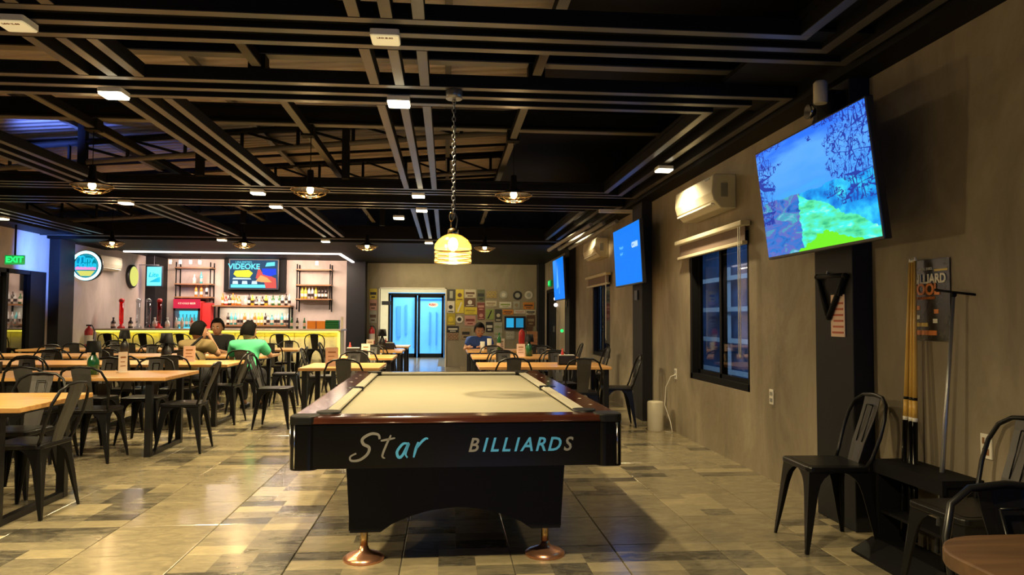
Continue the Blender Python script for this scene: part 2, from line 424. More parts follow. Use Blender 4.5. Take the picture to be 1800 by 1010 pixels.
struct('wall_back', MB().box((-2.05, YB, 0), (OX0, YB+.15, 4.2)).box((OX0, YB, OZ), (OX1, YB+.15, 4.2)).box((OX1, YB, 0), (XR, YB+.15, 4.2)), 'wallback')
struct('wall_bar', MB().box((XL, YB, 0), (-2.05, YB+.15, 4.2)), 'wallb')
struct('wall_front', MB().box((XL-.15, -4.15, 0), (XR+.15, -4, 4.2)), 'wallr')
# corridor behind the opening
struct('wall_corridor', MB().box((-2.9, 23.9, 0), (-1.86, 24.0, 2.7)).box((-.0, 23.9, 0), (.4, 24.0, 2.7)).box((-1.86, 23.9, 2.09), (0, 24, 2.7))
       .box((-2.95, YB+.15, 0), (-2.85, 24, 2.7)).box((.12, YB+.15, 0), (.22, 24, 2.7)).box((-2.95, YB+.15, 2.7), (.22, 24, 2.8)), 'cream')
struct('wall_lobby', MB().box((-2.6, 26.6, -.01), (.8, 26.7, 2.8)).box((-2.7, 24, -.01), (-2.6, 26.7, 2.8)).box((.8, 24, -.01), (.9, 26.7, 2.8)).box((-2.7, 24, 2.8), (.9, 26.7, 2.9)).box((-2.7, 24.0, -.1), (.9, 26.7, -.005)), 'blueroom')
mb = MB()
for x0, x1, z0, z1 in ((-1.75, -1.62, .6, 1.7), (-1.45, -1.40, .7, 1.75), (-1.18, -1.14, .2, 2.0), (-.62, -.58, .3, 1.5), (-.38, -.35, .3, 1.5), (-1.1, -.1, 1.95, 2.0)): mb.box((x0, 26.5, z0), (x1, 26.6, z1))
tag(mb.obj('wall_panel', 'bluedk'), 'blue panelling strips on the wall behind the glass doors', 'panelling')
struct('trim_1', MB().box((OX0-.03, YB-.02, 0), (OX0, YB+.16, OZ+.03)).box((OX1, YB-.02, 0), (OX1+.03, YB+.16, OZ+.03)).box((OX0-.03, YB-.02, OZ), (OX1+.03, YB+.16, OZ+.03)), 'cream')
# glass double door
d1 = tag(empty('door_1', (-.93, 23.92, 0)), kind='structure')
MB().box((-.93, -.03, 0), (-.87, .05, 2.07)).box((.87, -.03, 0), (.93, .05, 2.07)).box((-.93, -.03, 2.0), (.93, .05, 2.07)).obj('door_frame', 'black', d1)
for s in (-1, 1):
    a, b = (.01, .86) if s > 0 else (-.86, -.01)
    f = MB().box((a, -.02, .0), (a+.08, .02, 2.0)).box((b-.08, -.02, 0), (b, .02, 2.0)).box((a, -.02, 1.93), (b, .02, 2.0)).box((a, -.02, 0), (b, .02, .13)).obj('door_leaf', 'black', d1)
    MB().box((a+.07, -.004, .13), (b-.07, .004, 1.93)).obj('pane', 'dglass', f)
    MB().tube([(s*.05, -.03, .85), (s*.05, -.07, .87), (s*.05, -.07, 1.22), (s*.05, -.03, 1.24)], .03).obj('handle', 'black', f)
# right back door, black
d2 = tag(empty('door_2', (XR, 17.7, 0)), kind='structure')
MB().box((.02, -.75, 0), (.08, .75, 1.98)).box((-.02, -.75, 0), (.03, -.68, 1.98)).box((-.02, .68, 0), (.03, .75, 1.98)).box((-.02, -.75, 1.9), (.03, .75, 1.98)).obj('door_leaf', 'black', d2)
MB().cbox((0, -.45, 1.02), (.05, .03, .14)).obj('handle', 'grey', d2)
# left glass door and side light
d3 = tag(empty('door_3', (XL, 0, 0)), kind='structure')
mb = MB()
for y in (9.6, 10.7, 11.75, 12.85): mb.box((-.08, y, 0), (.03, y+.07, 2.06))
mb.box((-.08, 13.55, 0), (.04, 14.05, 2.06)).box((-.08, 9.6, 1.99), (.03, 14.05, 2.06)).box((-.08, 9.6, 0), (.03, 14.05, .1))
mb.obj('door_frame', 'black', d3)
for y0, y1 in ((9.67, 10.7), (10.77, 11.75), (11.82, 12.85), (12.92, 13.55)):
    MB().box((-.03, y0, .1), (-.02, y1, 1.99)).obj('pane', 'mirror', d3)
struct('wall_porch', MB().box((XL-2.4, 9, 0), (XL-2.3, 14.6, 2.6)).box((XL-2.4, 14.5, 0), (XL-.15, 14.6, 2.6)).box((XL-2.4, 9, -.1), (XL-.3, 14.6, 0)).box((XL-2.4, 9, 2.6), (XL-.15, 14.6, 2.7)), 'black')
# pilasters
def pil(x0, x1, y0, y1):
    return struct('pillar', MB().box((x0, y0, 0), (x1, y1, 2.76)), 'pil', bevel=.006)
pil(2.42, XR, 4.19, 4.64); pil(2.42, XR, 8.93, 9.40); pil(2.42, XR, 14.35, 14.9); pil(2.38, XR, 18.9, YB)
pil(XL, XL+.19, 14.2, 14.75); pil(XL, XL+.25, 18.55, YB); pil(-2.52, -2.05, 18.85, YB)
struct('trim_2', MB().box((-5.63, 19.18, 1.90), (-4.10, YB, 2.76)), 'black')

# windows
def window(name, W, side_x):
    y0, y1, z0, z1 = W; r = tag(empty(name, (side_x, (y0+y1)/2, 0)), kind='structure'); h = (y1-y0)/2
    MB().box((.01, -h, z0), (.12, -h+.06, z1)).box((.01, h-.06, z0), (.12, h, z1)).box((.01, -h, z0), (.12, h, z0+.06)).box((.01, -h, z1-.06), (.12, h, z1)).obj('window_frame', 'black', r)
    for s, dx in ((-1, .045), (1, .075)):
        a, b = (-h+.06, .03) if s < 0 else (-.03, h-.06)
        f = MB().box((dx, a, z0+.06), (dx+.025, a+.05, z1-.06)).box((dx, b-.05, z0+.06), (dx+.025, b, z1-.06)).box((dx, a, z0+.06), (dx+.025, b, z0+.1)).box((dx, a, z1-.1), (dx+.025, b, z1-.06)).obj('sash', 'black', r)
        MB().box((dx+.01, a+.05, z0+.1), (dx+.015, b-.05, z1-.1)).obj('pane', 'glass', f)
    return r
window('window_1', W1, XR); window('window_2', W2, XR)
struct('wall_outside', MB().box((5.2, 3, -.5), (5.3, 27, 3.2)), 'outside')
struct('ground_outside', MB().box((XR+.16, 3, -.42), (5.15, 27, -.32)), 'outside')
mb = MB()
for k in range(7): mb.box((5.0, 5+k*1.3, -.3), (5.1, 5.1+k*1.3, 2.2))
for k in range(4): mb.box((4.96, 4, .3+k*.55), (5.0, 14, .38+k*.55))
tag(mb.obj('fence', 'cream'), 'pale fence dimly seen outside through the right-hand window panes', 'fence')

# ceiling
ceil = tag(empty('ceiling', (0, 0, 0)), kind='structure')
ZR = lambda x: 3.62+.075*x
def roofz(x): return 3.75+.075*x
def cpart(name, mb, m, **k): return mb.obj(name, m, ceil, **k)
# roof sheets
ys = [-4, -1, 1.2, 3.4, 5.6, 7.8, 10, 12.2, 14.4]
for k in range(len(ys)-1):
    x0, x1 = XL-.1, XR+.1
    cpart('roof_sheet', MB().add([(x0, ys[k]+.01, roofz(x0)), (x1, ys[k]+.01, roofz(x1)), (x1, ys[k+1]-.01, roofz(x1)), (x0, ys[k+1]-.01, roofz(x0)),
      (x0, ys[k]+.01, roofz(x0)+.04), (x1, ys[k]+.01, roofz(x1)+.04), (x1, ys[k+1]-.01, roofz(x1)+.04), (x0, ys[k+1]-.01, roofz(x0)+.04)],
      [(0,1,2,3),(4,7,6,5),(0,4,5,1),(1,5,6,2),(2,6,7,3),(3,7,4,0)]), 'roof')
cpart('roof_deck', MB().box((XL-.3, -4.2, 4.12), (XR+.3, 14.6, 4.2)), 'black')
for x in (-6.2, -5.1, -4.1, -3.0, -2.25, -.75, .0, 1.3, 2.1):      # purlins along the room
    cpart('purlin', MB().box((x-.03, -2, roofz(x)-.09), (x-.012, 14, roofz(x)-.01)).box((x-.03, -2, roofz(x)-.10), (x+.03, 14, roofz(x)-.09)), 'steell')
for y in (2.1, 3.3, 6.2, 9.3, 10.6, 11.4, 12.9):      # rafters across it
    cpart('rafter', MB().add([(XL, y-.025, roofz(XL)-.03), (XR, y-.025, roofz(XR)-.03), (XR, y+.025, roofz(XR)-.03), (XL, y+.025, roofz(XL)-.03),
      (XL, y-.025, roofz(XL)), (XR, y-.025, roofz(XR)), (XR, y+.025, roofz(XR)), (XL, y+.025, roofz(XL))],
      [(0,3,2,1),(4,5,6,7),(0,1,5,4),(1,2,6,5),(2,3,7,6),(3,0,4,7)]), 'steel')
# tie beams across and hanging beams along the room
for y in (5.35, 7.25, 11.9):
    cpart('tie_beam', MB().box((XL, y-.015, 3.16), (XR, y+.015, 3.30)).box((XL, y-.05, 3.14), (XR, y+.05, 3.16)).box((XL, y-.05, 3.30), (XR, y+.05, 3.32)), ['steel'])
    cpart('beam_flange', MB().box((XL, y-.05, 3.130), (XR, y+.05, 3.1395)), 'steell')
for x in (-5.5, -3.36, -1.36, .65):
    cpart('long_beam', MB().box((x-.03, -1, 3.05), (x+.03, 13.8, 3.12)), 'steel')
    cpart('beam_flange', MB().box((x-.032, -1, 3.038), (x+.032, 13.8, 3.0495)), 'steell')
    for y in (5.35, 7.25, 11.9): cpart('joint_plate', MB().box((x-.06, y-.06, 3.02), (x+.06, y+.06, 3.13)), 'steel')
# inclined trusses
def truss(y, x0, x1, zb0, sl, h, n):
    t = empty('truss', (0, y, 0)); t.parent = ceil
    zb = lambda x: zb0+sl*(x-x0)
    def bar(a, b, r, m, nm): MB().tube([a, b], r, 4).obj(nm, m, t)
    bar((x0, 0, zb(x0)), (x1, 0, zb(x1)), .032, 'steell', 'chord')
    bar((x0, 0, zb(x0)+h), (x1, 0, zb(x1)+h), .036, 'steel', 'chord')
    for k in range(n+1):
        x = x0+(x1-x0)*k/n
        bar((x, 0, zb(x)), (x, 0, zb(x)+h), .02, 'steel', 'web')
        if k < n:
            x2 = x0+(x1-x0)*(k+1)/n
            bar((x, 0, zb(x)+h), (x2, 0, zb(x2)), .015, 'steel', 'web')
truss(8.4, -6.6, 2.0, 2.88-.18, .098, .22, 14)
truss(12.7, -6.9, 1.9, 2.80, .070, .34, 16)
truss(10.9, -6.9, 1.9, 2.86, .080, .26, 14)
for x, y in ((-1.15, 8.4), (-4.0, 8.4), (-2.75, 8.4), (-1.1, 12.6), (-3.4, 12.6)):
    cpart('hanger_post', MB().box((x-.04, y-.04, 2.83), (x+.04, y+.04, 3.6)), 'steel')
# slats: rows across the room, sets along it
SW, SH = .062, .085
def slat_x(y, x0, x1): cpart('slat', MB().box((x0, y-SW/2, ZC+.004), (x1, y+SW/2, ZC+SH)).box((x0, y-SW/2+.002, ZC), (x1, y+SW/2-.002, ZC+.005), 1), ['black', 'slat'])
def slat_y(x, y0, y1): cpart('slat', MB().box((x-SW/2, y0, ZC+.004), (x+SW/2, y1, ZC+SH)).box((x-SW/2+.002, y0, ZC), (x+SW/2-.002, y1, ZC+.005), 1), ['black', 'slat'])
RX = (1.88, 2.09, 2.30)
for y, k in zip((3.69, 3.87, 4.05), (0, 1, 2)): slat_x(y, XL, RX[k]+SW/2)
for k in range(3): slat_y(RX[k], -3.9, 3.69+.18*k-SW/2)
for y, k in zip((5.13, 4.94, 4.75), (0, 1, 2)): slat_x(y, XL, RX[k]+SW/2)
for k in range(3): slat_y(RX[k], 5.13-.19*k+SW/2, 8.54+.17*k-SW/2)
for k, y in enumerate((8.54, 8.71, 8.88)): slat_x(y, XL, RX[k]+SW/2)
for k, y in enumerate((10.06, 9.82, 9.58)): slat_x(y, XL, RX[k]+SW/2)
for k in range(3): slat_y(RX[k], 10.06-.24*k+SW/2, 13.75)
for X3 in ((-2.25, -2.08, -1.92), (-.47, -.31, -.15), (-4.17, -4.0, -3.82)):
    for x in X3:
        slat_y(x, -2, 3.65); slat_y(x, 4.09, 4.71); slat_y(x, 5.17, 8.5); slat_y(x, 10.1, 13.8)
for x in (-6.6, -6.4, -6.2): slat_y(x, 5.17, 8.5); slat_y(x, 10.1, 13.8)
# black fascias and closed soffits; two high boards stand in for unlit roof
cpart('soffit_box', MB().box((XL, 4.74, ZC+.035), (XR, 5.14, ZC+.05)), 'black')
cpart('soffit_box', MB().box((XL, 3.68, ZC+.035), (XR, 4.06, ZC+.05)), 'black')
cpart('soffit_box', MB().box((XL, 8.47, ZC+.087), (XR, 10.12, ZC+.105)), 'black')
cpart('soffit_board', MB().box((1.84, -4, ZC+.087), (XR, 14, ZC+.12)), 'black')
cpart('soffit_board', MB().box((.74, -4, 3.34), (XR, 14, 3.37)), 'black')  # black sheet added to keep the right-hand roof dark, as if unlit
cpart('soffit_board', MB().box((-1.3, -4, 3.36), (.74, 3.6, 3.39)), 'black')  # another added sheet, darkening the near roof like shade
cpart('soffit_board', MB().box((2.36, -4, 2.72), (XR, 14, ZC+.087)), 'black')
cpart('soffit_board', MB().box((XL, -4, 2.74), (XL+.5, 14, ZC+.12)), 'black')
cpart('soffit_board', MB().box((XL, 13.83, 2.74), (XR, YB, 2.98)), 'black')
cpart('soffit_box', MB().box((XL, 14.1, 2.69), (XR, 16.42, 2.74)).box((-2.3, 16.4, 2.69), (XR, YB, 2.74)), 'black')
cpart('slat', MB().box((XL, 13.86, 2.725), (XR, 13.92, 2.745)), 'slat')

# ================================================================= LIGHT FITTINGS
def downlight(lit):
    r = empty('downlight')
    MB().rbox((-.075, -.075, -.03), (.075, .075, 0), .012).obj('housing', 'white', r)
    if lit: MB().rbox((-.071, -.071, -.042), (.071, .071, -.028), .012).obj('diffuser', 'diff', r)
    else: MB().rbox((-.07, -.07, -.036), (.07, .07, -.028), .01).obj('diffuser', 'diffoff', r)
    return r
dl = Proto(downlight(True))
DLS = [(-2.17, 4.94, 'second row of slats above the left table rows'), (-.33, 4.94, 'second row of slats, left of the pool lamp canopy'), (2.09, 6.9, 'slats beside the right wall'),
       (-2.19, 8.70, 'third row of slats over the left aisle'), (-4.06, 9.66, 'fourth row of slats, upper left'), (-2.22, 9.74, 'fourth row of slats over the left aisle'),
       (-.34, 8.71, 'third row of slats over the pool table end'), (-.34, 9.86, 'fourth row of slats over the middle aisle'), (-.68, 10.44, None),
       (-6.6, 11.5, 'black border near the left wall'), (-4.16, 14.0, 'black soffit above the bar front, left of three'), (-2.27, 14.0, 'black soffit in front of the bar corner'),
       (-.34, 14.0, 'black soffit in front of the doorway')]
for x, y, lb in DLS:
    o = dl.get((x, y, 2.728 if y < 14 and x > -6.5 else 2.738), 0, 'lit square downlight under the '+lb if lb else 'lit square downlight hanging just behind the fourth row of slats', 'downlights on the slatted ceiling', 'ceiling light')
    if y > 13.9: o.location.z = 2.735
    if y == 13.9 or y == 14.0: o.location.z = 2.72
    o.location.z = {10.44: 2.70}.get(y, o.location.z)
    lamp('SPOT', (x, y, o.location.z-.06), 300 if x < 1 else 170, WARM, .05, spot=2.5, blend=.8)
# lit stub carrying the odd one
tag(MB().tube([(-.68, 10.44, 2.70), (-.68, 10.44, 3.6)], .008).obj('light_rod', 'black'), 'thin black rod carrying the downlight behind the fourth slat row', 'rod')
du = Proto(downlight(False))
for x, lb in ((-2.17, 'unlit square ceiling light at the top left corner of the photo'), (-.33, 'unlit square ceiling light on the nearest slat row, straight above the pool table')):
    o = du.get((x, 3.84, 2.742), 0, lb, 'unlit ceiling lights', 'ceiling light')
    t = text('lettering', 'LSO.Z.80', .022, 'board', o, (0, -.04, -.0365), (PI, 0, 0))
# spots behind the camera that light the near floor and the walls
for x, y, e_ in ((-2.2, 2.0, 380), (-.3, 1.6, 560), (-4.1, 4.9, 330), (-4.1, 2.0, 300)): lamp('SPOT', (x, y, 2.68), e_, WARM, .05, spot=2.5, blend=.8)
for x, y, in ((2.0, 11.4), (2.0, 15.5)): lamp('SPOT', (x, y, 2.68), 180 if y > 5 else 430, WARM, .05, spot=2.5 if y > 5 else 2.0, blend=.9, target=None if y > 5 else (2.6, 2.8, 1.4))
lamp('AREA', (.2, 18.2, 2.62), 30, (1, .82, .45), 3.0, size_y=.6, target=(.6, 19.3, 1.2))

def cage_pendant():
    r = empty('cage_pendant')
    MB().tube([(0, 0, .14), (0, 0, .565)], .004).obj('cord', 'black', r)
    MB().lathe([(.004, .20), (.03, .19), (.034, .10), (.045, .06), (.05, .045)]).obj('socket', 'black', r)
    MB().lathe([(.045, .055), (.09, .03), (.19, .0), (.186, -.004), (.09, .022), (.043, .048)], n=24, cap=False).obj('shade', 'black', r)
    MB().ball((0, 0, .0), .034, 10, 0, (1, 1, 1.2)).obj('bulb', 'bulb', r)
    mb = MB()
    for rr, z in ((.185, -.005), (.15, -.04), (.10, -.065), (.05, -.075)):
        mb.tube([(rr*math.cos(2*PI*k/20), rr*math.sin(2*PI*k/20), z) for k in range(20)], .003, 4, closed=True)
    for k in range(10):
        t = 2*PI*k/10; mb.tube([(rr*math.cos(t), rr*math.sin(t), z) for rr, z in ((.185, -.005), (.15, -.04), (.10, -.065), (.05, -.075))], .0025, 4)
    mb.obj('wire_guard', 'brass', r)
    return r
cp = Proto(cage_pendant())
for x, y, z, lb in ((-3.36, 7.25, 2.50, 'left of the three nearer ones, over the left tables'), (-1.33, 7.25, 2.50, 'middle of the three nearer ones'), (.66, 7.25, 2.49, 'right of the three nearer ones, right of the pool lamp'),
                    (-5.5, 12.6, 2.48, 'farther row, above the round neon sign'), (-3.38, 12.6, 2.49, 'farther row, in front of the bar television'), (-1.37, 12.8, 2.5, 'farther row, in front of the bar corner pillar'), (.66, 12.8, 2.5, 'farther row, right of the pool lamp')):
    cp.get((x, y, z), 0, 'black wire-caged pendant, '+lb, 'wire caged pendants under the beams', 'pendant lamp')
    lamp('POINT', (x, y, z-.02), 42, WARMER, .035)

# pool-table pendant
pp = tag(empty('glass_pendant', (.04, 4.78, 0)), 'amber glass pendant with stacked rings hanging on a chain above the pool table', 'pendant lamp')
MB().lathe([(.055, 2.69), (.055, 2.748)], n=8).obj('ceiling_rose', 'grey', pp)
mb = MB()
z = 2.69; k = 0
while z > 1.93:
    a = [( .011*math.cos(t), 0, -.019*math.sin(t)) for t in [2*PI*i/8 for i in range(8)]]
    if k % 2: a = [(0, p[0], p[2]) for p in a]
    mb.tube([(p[0]-.012*(1-(z-1.93)/.76)*0, p[1], p[2]+z-.015) for p in a], .0032, 4, closed=True); z -= .029; k += 1
mb.obj('chain', 'grey', pp)
MB().tube([(-.012+.012*math.cos(t), 0, 1.915+.028*math.sin(t)) for t in [2*PI*i/10 for i in range(10)]], .005, 5, closed=True).tube([(-.012, 0, 1.89), (-.014, 0, 1.845)], .004).obj('hook', 'brass', pp)
MB().tube([(.0, 0, 2.69), (.012, .004, 2.3), (.01, .004, 1.95), (.028, 0, 1.90), (.02, 0, 1.84), (.01, 0, 1.82)], .0035).obj('cord', 'dark', pp)
MB().lathe([(.034, 1.795), (.036, 1.80), (.034, 1.83), (.012, 1.84)]).obj('socket', 'brass', pp)
MB().lathe([(.034, 1.80), (.06, 1.79), (.095, 1.765), (.117, 1.735), (.122, 1.705), (.119, 1.703), (.113, 1.733), (.092, 1.761), (.06, 1.784), (.034, 1.794)], n=28, cap=False).obj('glass_shade', 'amberg', pp)
for zz, rr in ((1.682, .118), (1.655, .115), (1.628, .117)):
    MB().lathe([(rr-.010, zz+.009), (rr, zz+.008), (rr+.004, zz), (rr, zz-.008), (rr-.010, zz-.009), (rr-.008, zz)], n=28, cap=False).obj('glass_ring', 'ringg', pp)
    MB().tube([((rr+.003)*math.cos(2*PI*i/24), (rr+.003)*math.sin(2*PI*i/24), zz-.012) for i in range(24)], .0028, 4, closed=True).obj('ring_wire', 'brass', pp)
MB().ball((0, 0, 1.735), .034, 12, 0, (1, 1, 1.35)).obj('bulb', emis('pool_bulb', (1, .72, .18), 14), pp)
lamp('POINT', (.04, 4.78, 1.60), 26, (1, .78, .42), .03)

# led strips at the bar ceiling
led = tag(empty('led_strip_light', (0, 0, 0)), 'L-shaped white LED strip light along the ceiling edge above the bar', 'strip light')
MB().box((-6.95, 16.46, 2.655), (-2.33, 16.52, 2.688)).obj('diffuser', 'strip', led)
MB().box((-2.39, 16.52, 2.655), (-2.33, 18.84, 2.688)).obj('diffuser', 'strip', led)

# ================================================================= POOL TABLE
pt = tag(empty('pool_table', (.045, 4.90, 0), math.radians(.8)), 'long black pool table with beige cloth and Star Billiards lettering', 'pool table')
HX, HY = .765, 1.46
ZT = .80
# frame rails
apr = MB().prism([(-HX+.04, .565), (HX-.04, .565), (HX-.015, .765), (-HX+.015, .765)], -HY+.0, -HY+.03, ax='y').prism([(-HX+.04, .565), (HX-.04, .565), (HX-.015, .765), (-HX+.015, .765)], HY-.03, HY, ax='y')
for s in (-1, 1):
    apr.prism([(s*(HX-.04), .565), (s*(HX-.01), .565), (s*HX, .765), (s*(HX-.04), .765)], -HY+.03, HY-.03, ax='y')
apr.obj('apron', 'pool', pt)
MB().box((-HX+.05, -HY+.05, .70), (HX-.05, HY-.05, .768)).obj('slate_bed', 'poolm', pt)
MB().box((-HX+.17, -HY+.15, .768), (HX-.17, HY-.15, .776)).obj('cloth', 'cloth', pt)
for s in (-1, 1):   # long rails
    MB().box((s*(HX-.13), -HY+.10, .766), (s*(HX+.005), HY-.10, ZT)).obj('rail', 'mahog', pt, bevel=.008)
    for y0, y1 in ((-HY+.20, -.05), (.05, HY-.20)):
        P = [(s*(HX-.125), .776), (s*(HX-.125), ZT+.001), (s*(HX-.175), ZT-.002), (s*(HX-.18), .792), (s*(HX-.165), .776)]
        MB().prism(P, y0, y1, ax='y').obj('cushion', 'cushion', pt)
    MB().lathe([(.055, .762), (.055, .803)], (s*(HX-.13), 0, 0), 14).obj('side_pocket', 'pool', pt)
    mb = MB()
    for y in (-1.05, -.75, -.42, .42, .75, 1.05): mb.add([(s*(HX-.06)+.012, y, ZT+.0008), (s*(HX-.06), y+.012, ZT+.0008), (s*(HX-.06)-.012, y, ZT+.0008), (s*(HX-.06), y-.012, ZT+.0008)], [(0, 1, 2, 3)])
    mb.obj('sight_mark', 'white', pt)
for s in (-1, 1):   # end rails
    MB().box((-HX+.10, s*(HY-.12), .766), (HX-.10, s*(HY+.004), ZT)).obj('rail', 'mahog', pt, bevel=.008)
    P = [(s*(HY-.115), .776), (s*(HY-.115), ZT+.001), (s*(HY-.155), ZT-.002), (s*(HY-.16), .792), (s*(HY-.145), .776)]
    MB().prism(P, -HX+.20, HX-.20, ax='x').obj('cushion', 'cushion', pt)
for sx in (-1, 1):
    for sy in (-1, 1):
        cx, cy = sx*(HX-.055), sy*(HY-.055)
        MB().rbox((cx-.064, cy-.064, .764), (cx+.064, cy+.064, .804), .04, n=5).obj('corner_cap', 'mahog' if sy > 0 else 'poolm', pt, bevel=.006)
        MB().rbox((cx-.06, cy-.063, .560), (cx+.063, cy+.063, .762), .04, n=5).obj('corner_post', 'pool', pt)
        MB().tube([(cx+sx*.058, cy+sy*.015, .57), (cx+sx*.062, cy+sy*.015, .765)], .006).tube([(cx+sx*.035, cy+sy*.064, .57), (cx+sx*.035, cy+sy*.066, .765)], .004).obj('chrome_strip', 'chrome', pt)
        MB().lathe([(.058, .775), (.058, .8105)], (sx*(HX-.15), sy*(HY-.14), 0), 14).obj('corner_pocket', 'poolm', pt)
MB().tube([(-HX+.1, -HY-.004, .772), (HX-.1, -HY-.004, .772)], .004).obj('chrome_strip', 'mahog', pt)
# pedestal with an arched end panel
def arch_panel(y0, y1):
    P = [(-.555, .57), (-.53, .185), (-.40, .185)]
    n = 14
    for k in range(n+1):
        t = k/n; x = -.38+.76*t
        P.append((x, .185+.115*math.sin(PI*t)**.75))
    P += [(.40, .185), (.53, .185), (.555, .57)]
    return MB().prism(P, y0, y1, ax='y')
for y0, y1 in ((-1.14, -1.09), (1.09, 1.14)): arch_panel(y0, y1).obj('end_panel', 'poolm', pt)
for s in (-1, 1):
    P = [(-1.10, .57), (-1.10, .185), (-.85, .185)]+[(-.8+1.6*k/10, .185+.11*math.sin(PI*k/10)**.7) for k in range(11)]+[(.85, .185), (1.10, .185), (1.10, .57)]
    MB().prism(P, s*.50, s*.54, ax='x').obj('side_panel', 'poolm', pt)
for sx in (-1, 1):
    for sy in (-1, 1):
        f = MB().lathe([(.105, 0), (.107, .012), (.085, .028), (.035, .045), (.026, .055), (.02, .075)], (sx*.475, sy*.97, 0), 24).obj('foot', 'copper', pt)
        MB().lathe([(.021, .05), (.019, .15), (.010, .19)], (sx*.475, sy*.97, 0), 14).obj('foot_post', 'brass', f)
# lettering on the near apron: brush script word and block word
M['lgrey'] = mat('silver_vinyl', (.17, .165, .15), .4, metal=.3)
M['lblue_refl'] = mat('vinyl_blue_reflection', (.07, .32, .60), .3, metal=.3)  # blue screen reflection on the letters, put into their colour
def ribbon(pts, w0, y, nm, m):
    P = [Vector((p[0], 0, p[1])) for p in pts]; N = len(P)
    # smooth by Catmull-Rom
    Q = []
    for i in range(N-1):
        a, b, c, d = P[max(i-1, 0)], P[i], P[i+1], P[min(i+2, N-1)]
        for k in range(6):
            t = k/6; Q.append(.5*((2*b)+(c-a)*t+(2*a-5*b+4*c-d)*t*t+(3*b-a-3*c+d)*t**3))
    Q.append(P[-1]); n = len(Q); vs = []; fs = []
    for i, q in enumerate(Q):
        t = (Q[min(i+1, n-1)]-Q[max(i-1, 0)]).normalized(); nn = Vector((-t.z, 0, t.x)); ww = w0*(.55+.45*math.sin(PI*min(1, i/n+.1)))
        for dy in (0, -.002):
            vs.append((q+nn*ww)+Vector((0, dy, 0))); vs.append((q-nn*ww)+Vector((0, dy, 0)))
    for i in range(n-1):
        a = i*4; b = a+4; fs += [(a, a+1, b+1, b), (a+2, b+2, b+3, a+3), (a, b, b+2, a+2), (a+1, a+3, b+3, b+1)]
    fs += [(0, 2, 3, 1), (4*n-4, 4*n-3, 4*n-1, 4*n-2)]
    return MB().add([(v[0], v[1]+y, v[2]) for v in vs], fs).obj(nm, m, pt)
LY = -HY-.001
lx, lz = -.50, .610
def sc_(pts, s=1.0): return [(lx+p[0]*s, lz+p[1]*s) for p in pts]
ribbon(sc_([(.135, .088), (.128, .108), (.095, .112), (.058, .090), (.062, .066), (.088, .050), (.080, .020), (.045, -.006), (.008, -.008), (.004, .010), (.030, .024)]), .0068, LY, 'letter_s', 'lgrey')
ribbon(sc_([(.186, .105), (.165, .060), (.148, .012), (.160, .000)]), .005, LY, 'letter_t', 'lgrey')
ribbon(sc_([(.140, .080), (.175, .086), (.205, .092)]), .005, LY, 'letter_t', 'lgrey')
ribbon(sc_([(.262, .066), (.240, .064), (.215, .030), (.222, .004), (.240, .014), (.268, .068), (.254, .020), (.262, .002)]), .0064, LY, 'letter_a', 'lblue_refl')
ribbon(sc_([(.312, .072), (.300, .040), (.290, .002)]), .0064, LY, 'letter_r', 'lblue_refl')
ribbon(sc_([(.300, .040), (.325, .072), (.345, .088), (.356, .086)]), .0056, LY, 'letter_r', 'lblue_refl')
xx = .030
for ch in 'BILLIARDS':
    wd = {'I': .040, 'L': .054}.get(ch, .064)
    text('letter_'+ch.lower(), ch, .098, 'lblue_refl' if 2 <= len([1 for _ in range(0)]) or .085 < xx < .44 else 'lgrey', pt, (xx+wd/2, LY, .662), shear=.28, bold=.0015, depth=.001, sx=.86, sy=.92)
    xx += wd

# ================================================================= CHAIRS, TABLES
def leg_mesh(sx, sy, zt):
    prof = [(1, .172), (.955, .115), (.90, .085), (.83, .066), (.70, .053), (.35, .036), (.0, .017)]
    mb = MB(); vs = []; fs = []; th = .006
    for f, wd in prof:
        z = zt*f; c = .165+.045*(1-f)*(zt/.44)
        L6 = [(c, c), (c-wd, c), (c-wd, c-th), (c-th, c-th), (c-th, c-wd), (c, c-wd)]
        vs += [(sx*p[0], sy*p[1], z) for p in L6]
    for j in range(len(prof)-1):
        for k in range(6): fs.append((j*6+k, j*6+(k+1) % 6, (j+1)*6+(k+1) % 6, (j+1)*6+k))
    fs += [(0, 1, 2, 3), (0, 3, 4, 5)]; o = (len(prof)-1)*6; fs += [(o, o+3, o+2, o+1), (o, o+5, o+4, o+3)]
    mb.add(vs, fs)
    # folded centre rib of the leg
    c0, c1 = .165+.045*(zt/.44), .168
    mb.tube([(sx*(c0-.006), sy*(c0-.006), 0), (sx*c1, sy*c1, zt*.8)], .007, 5)
    return mb
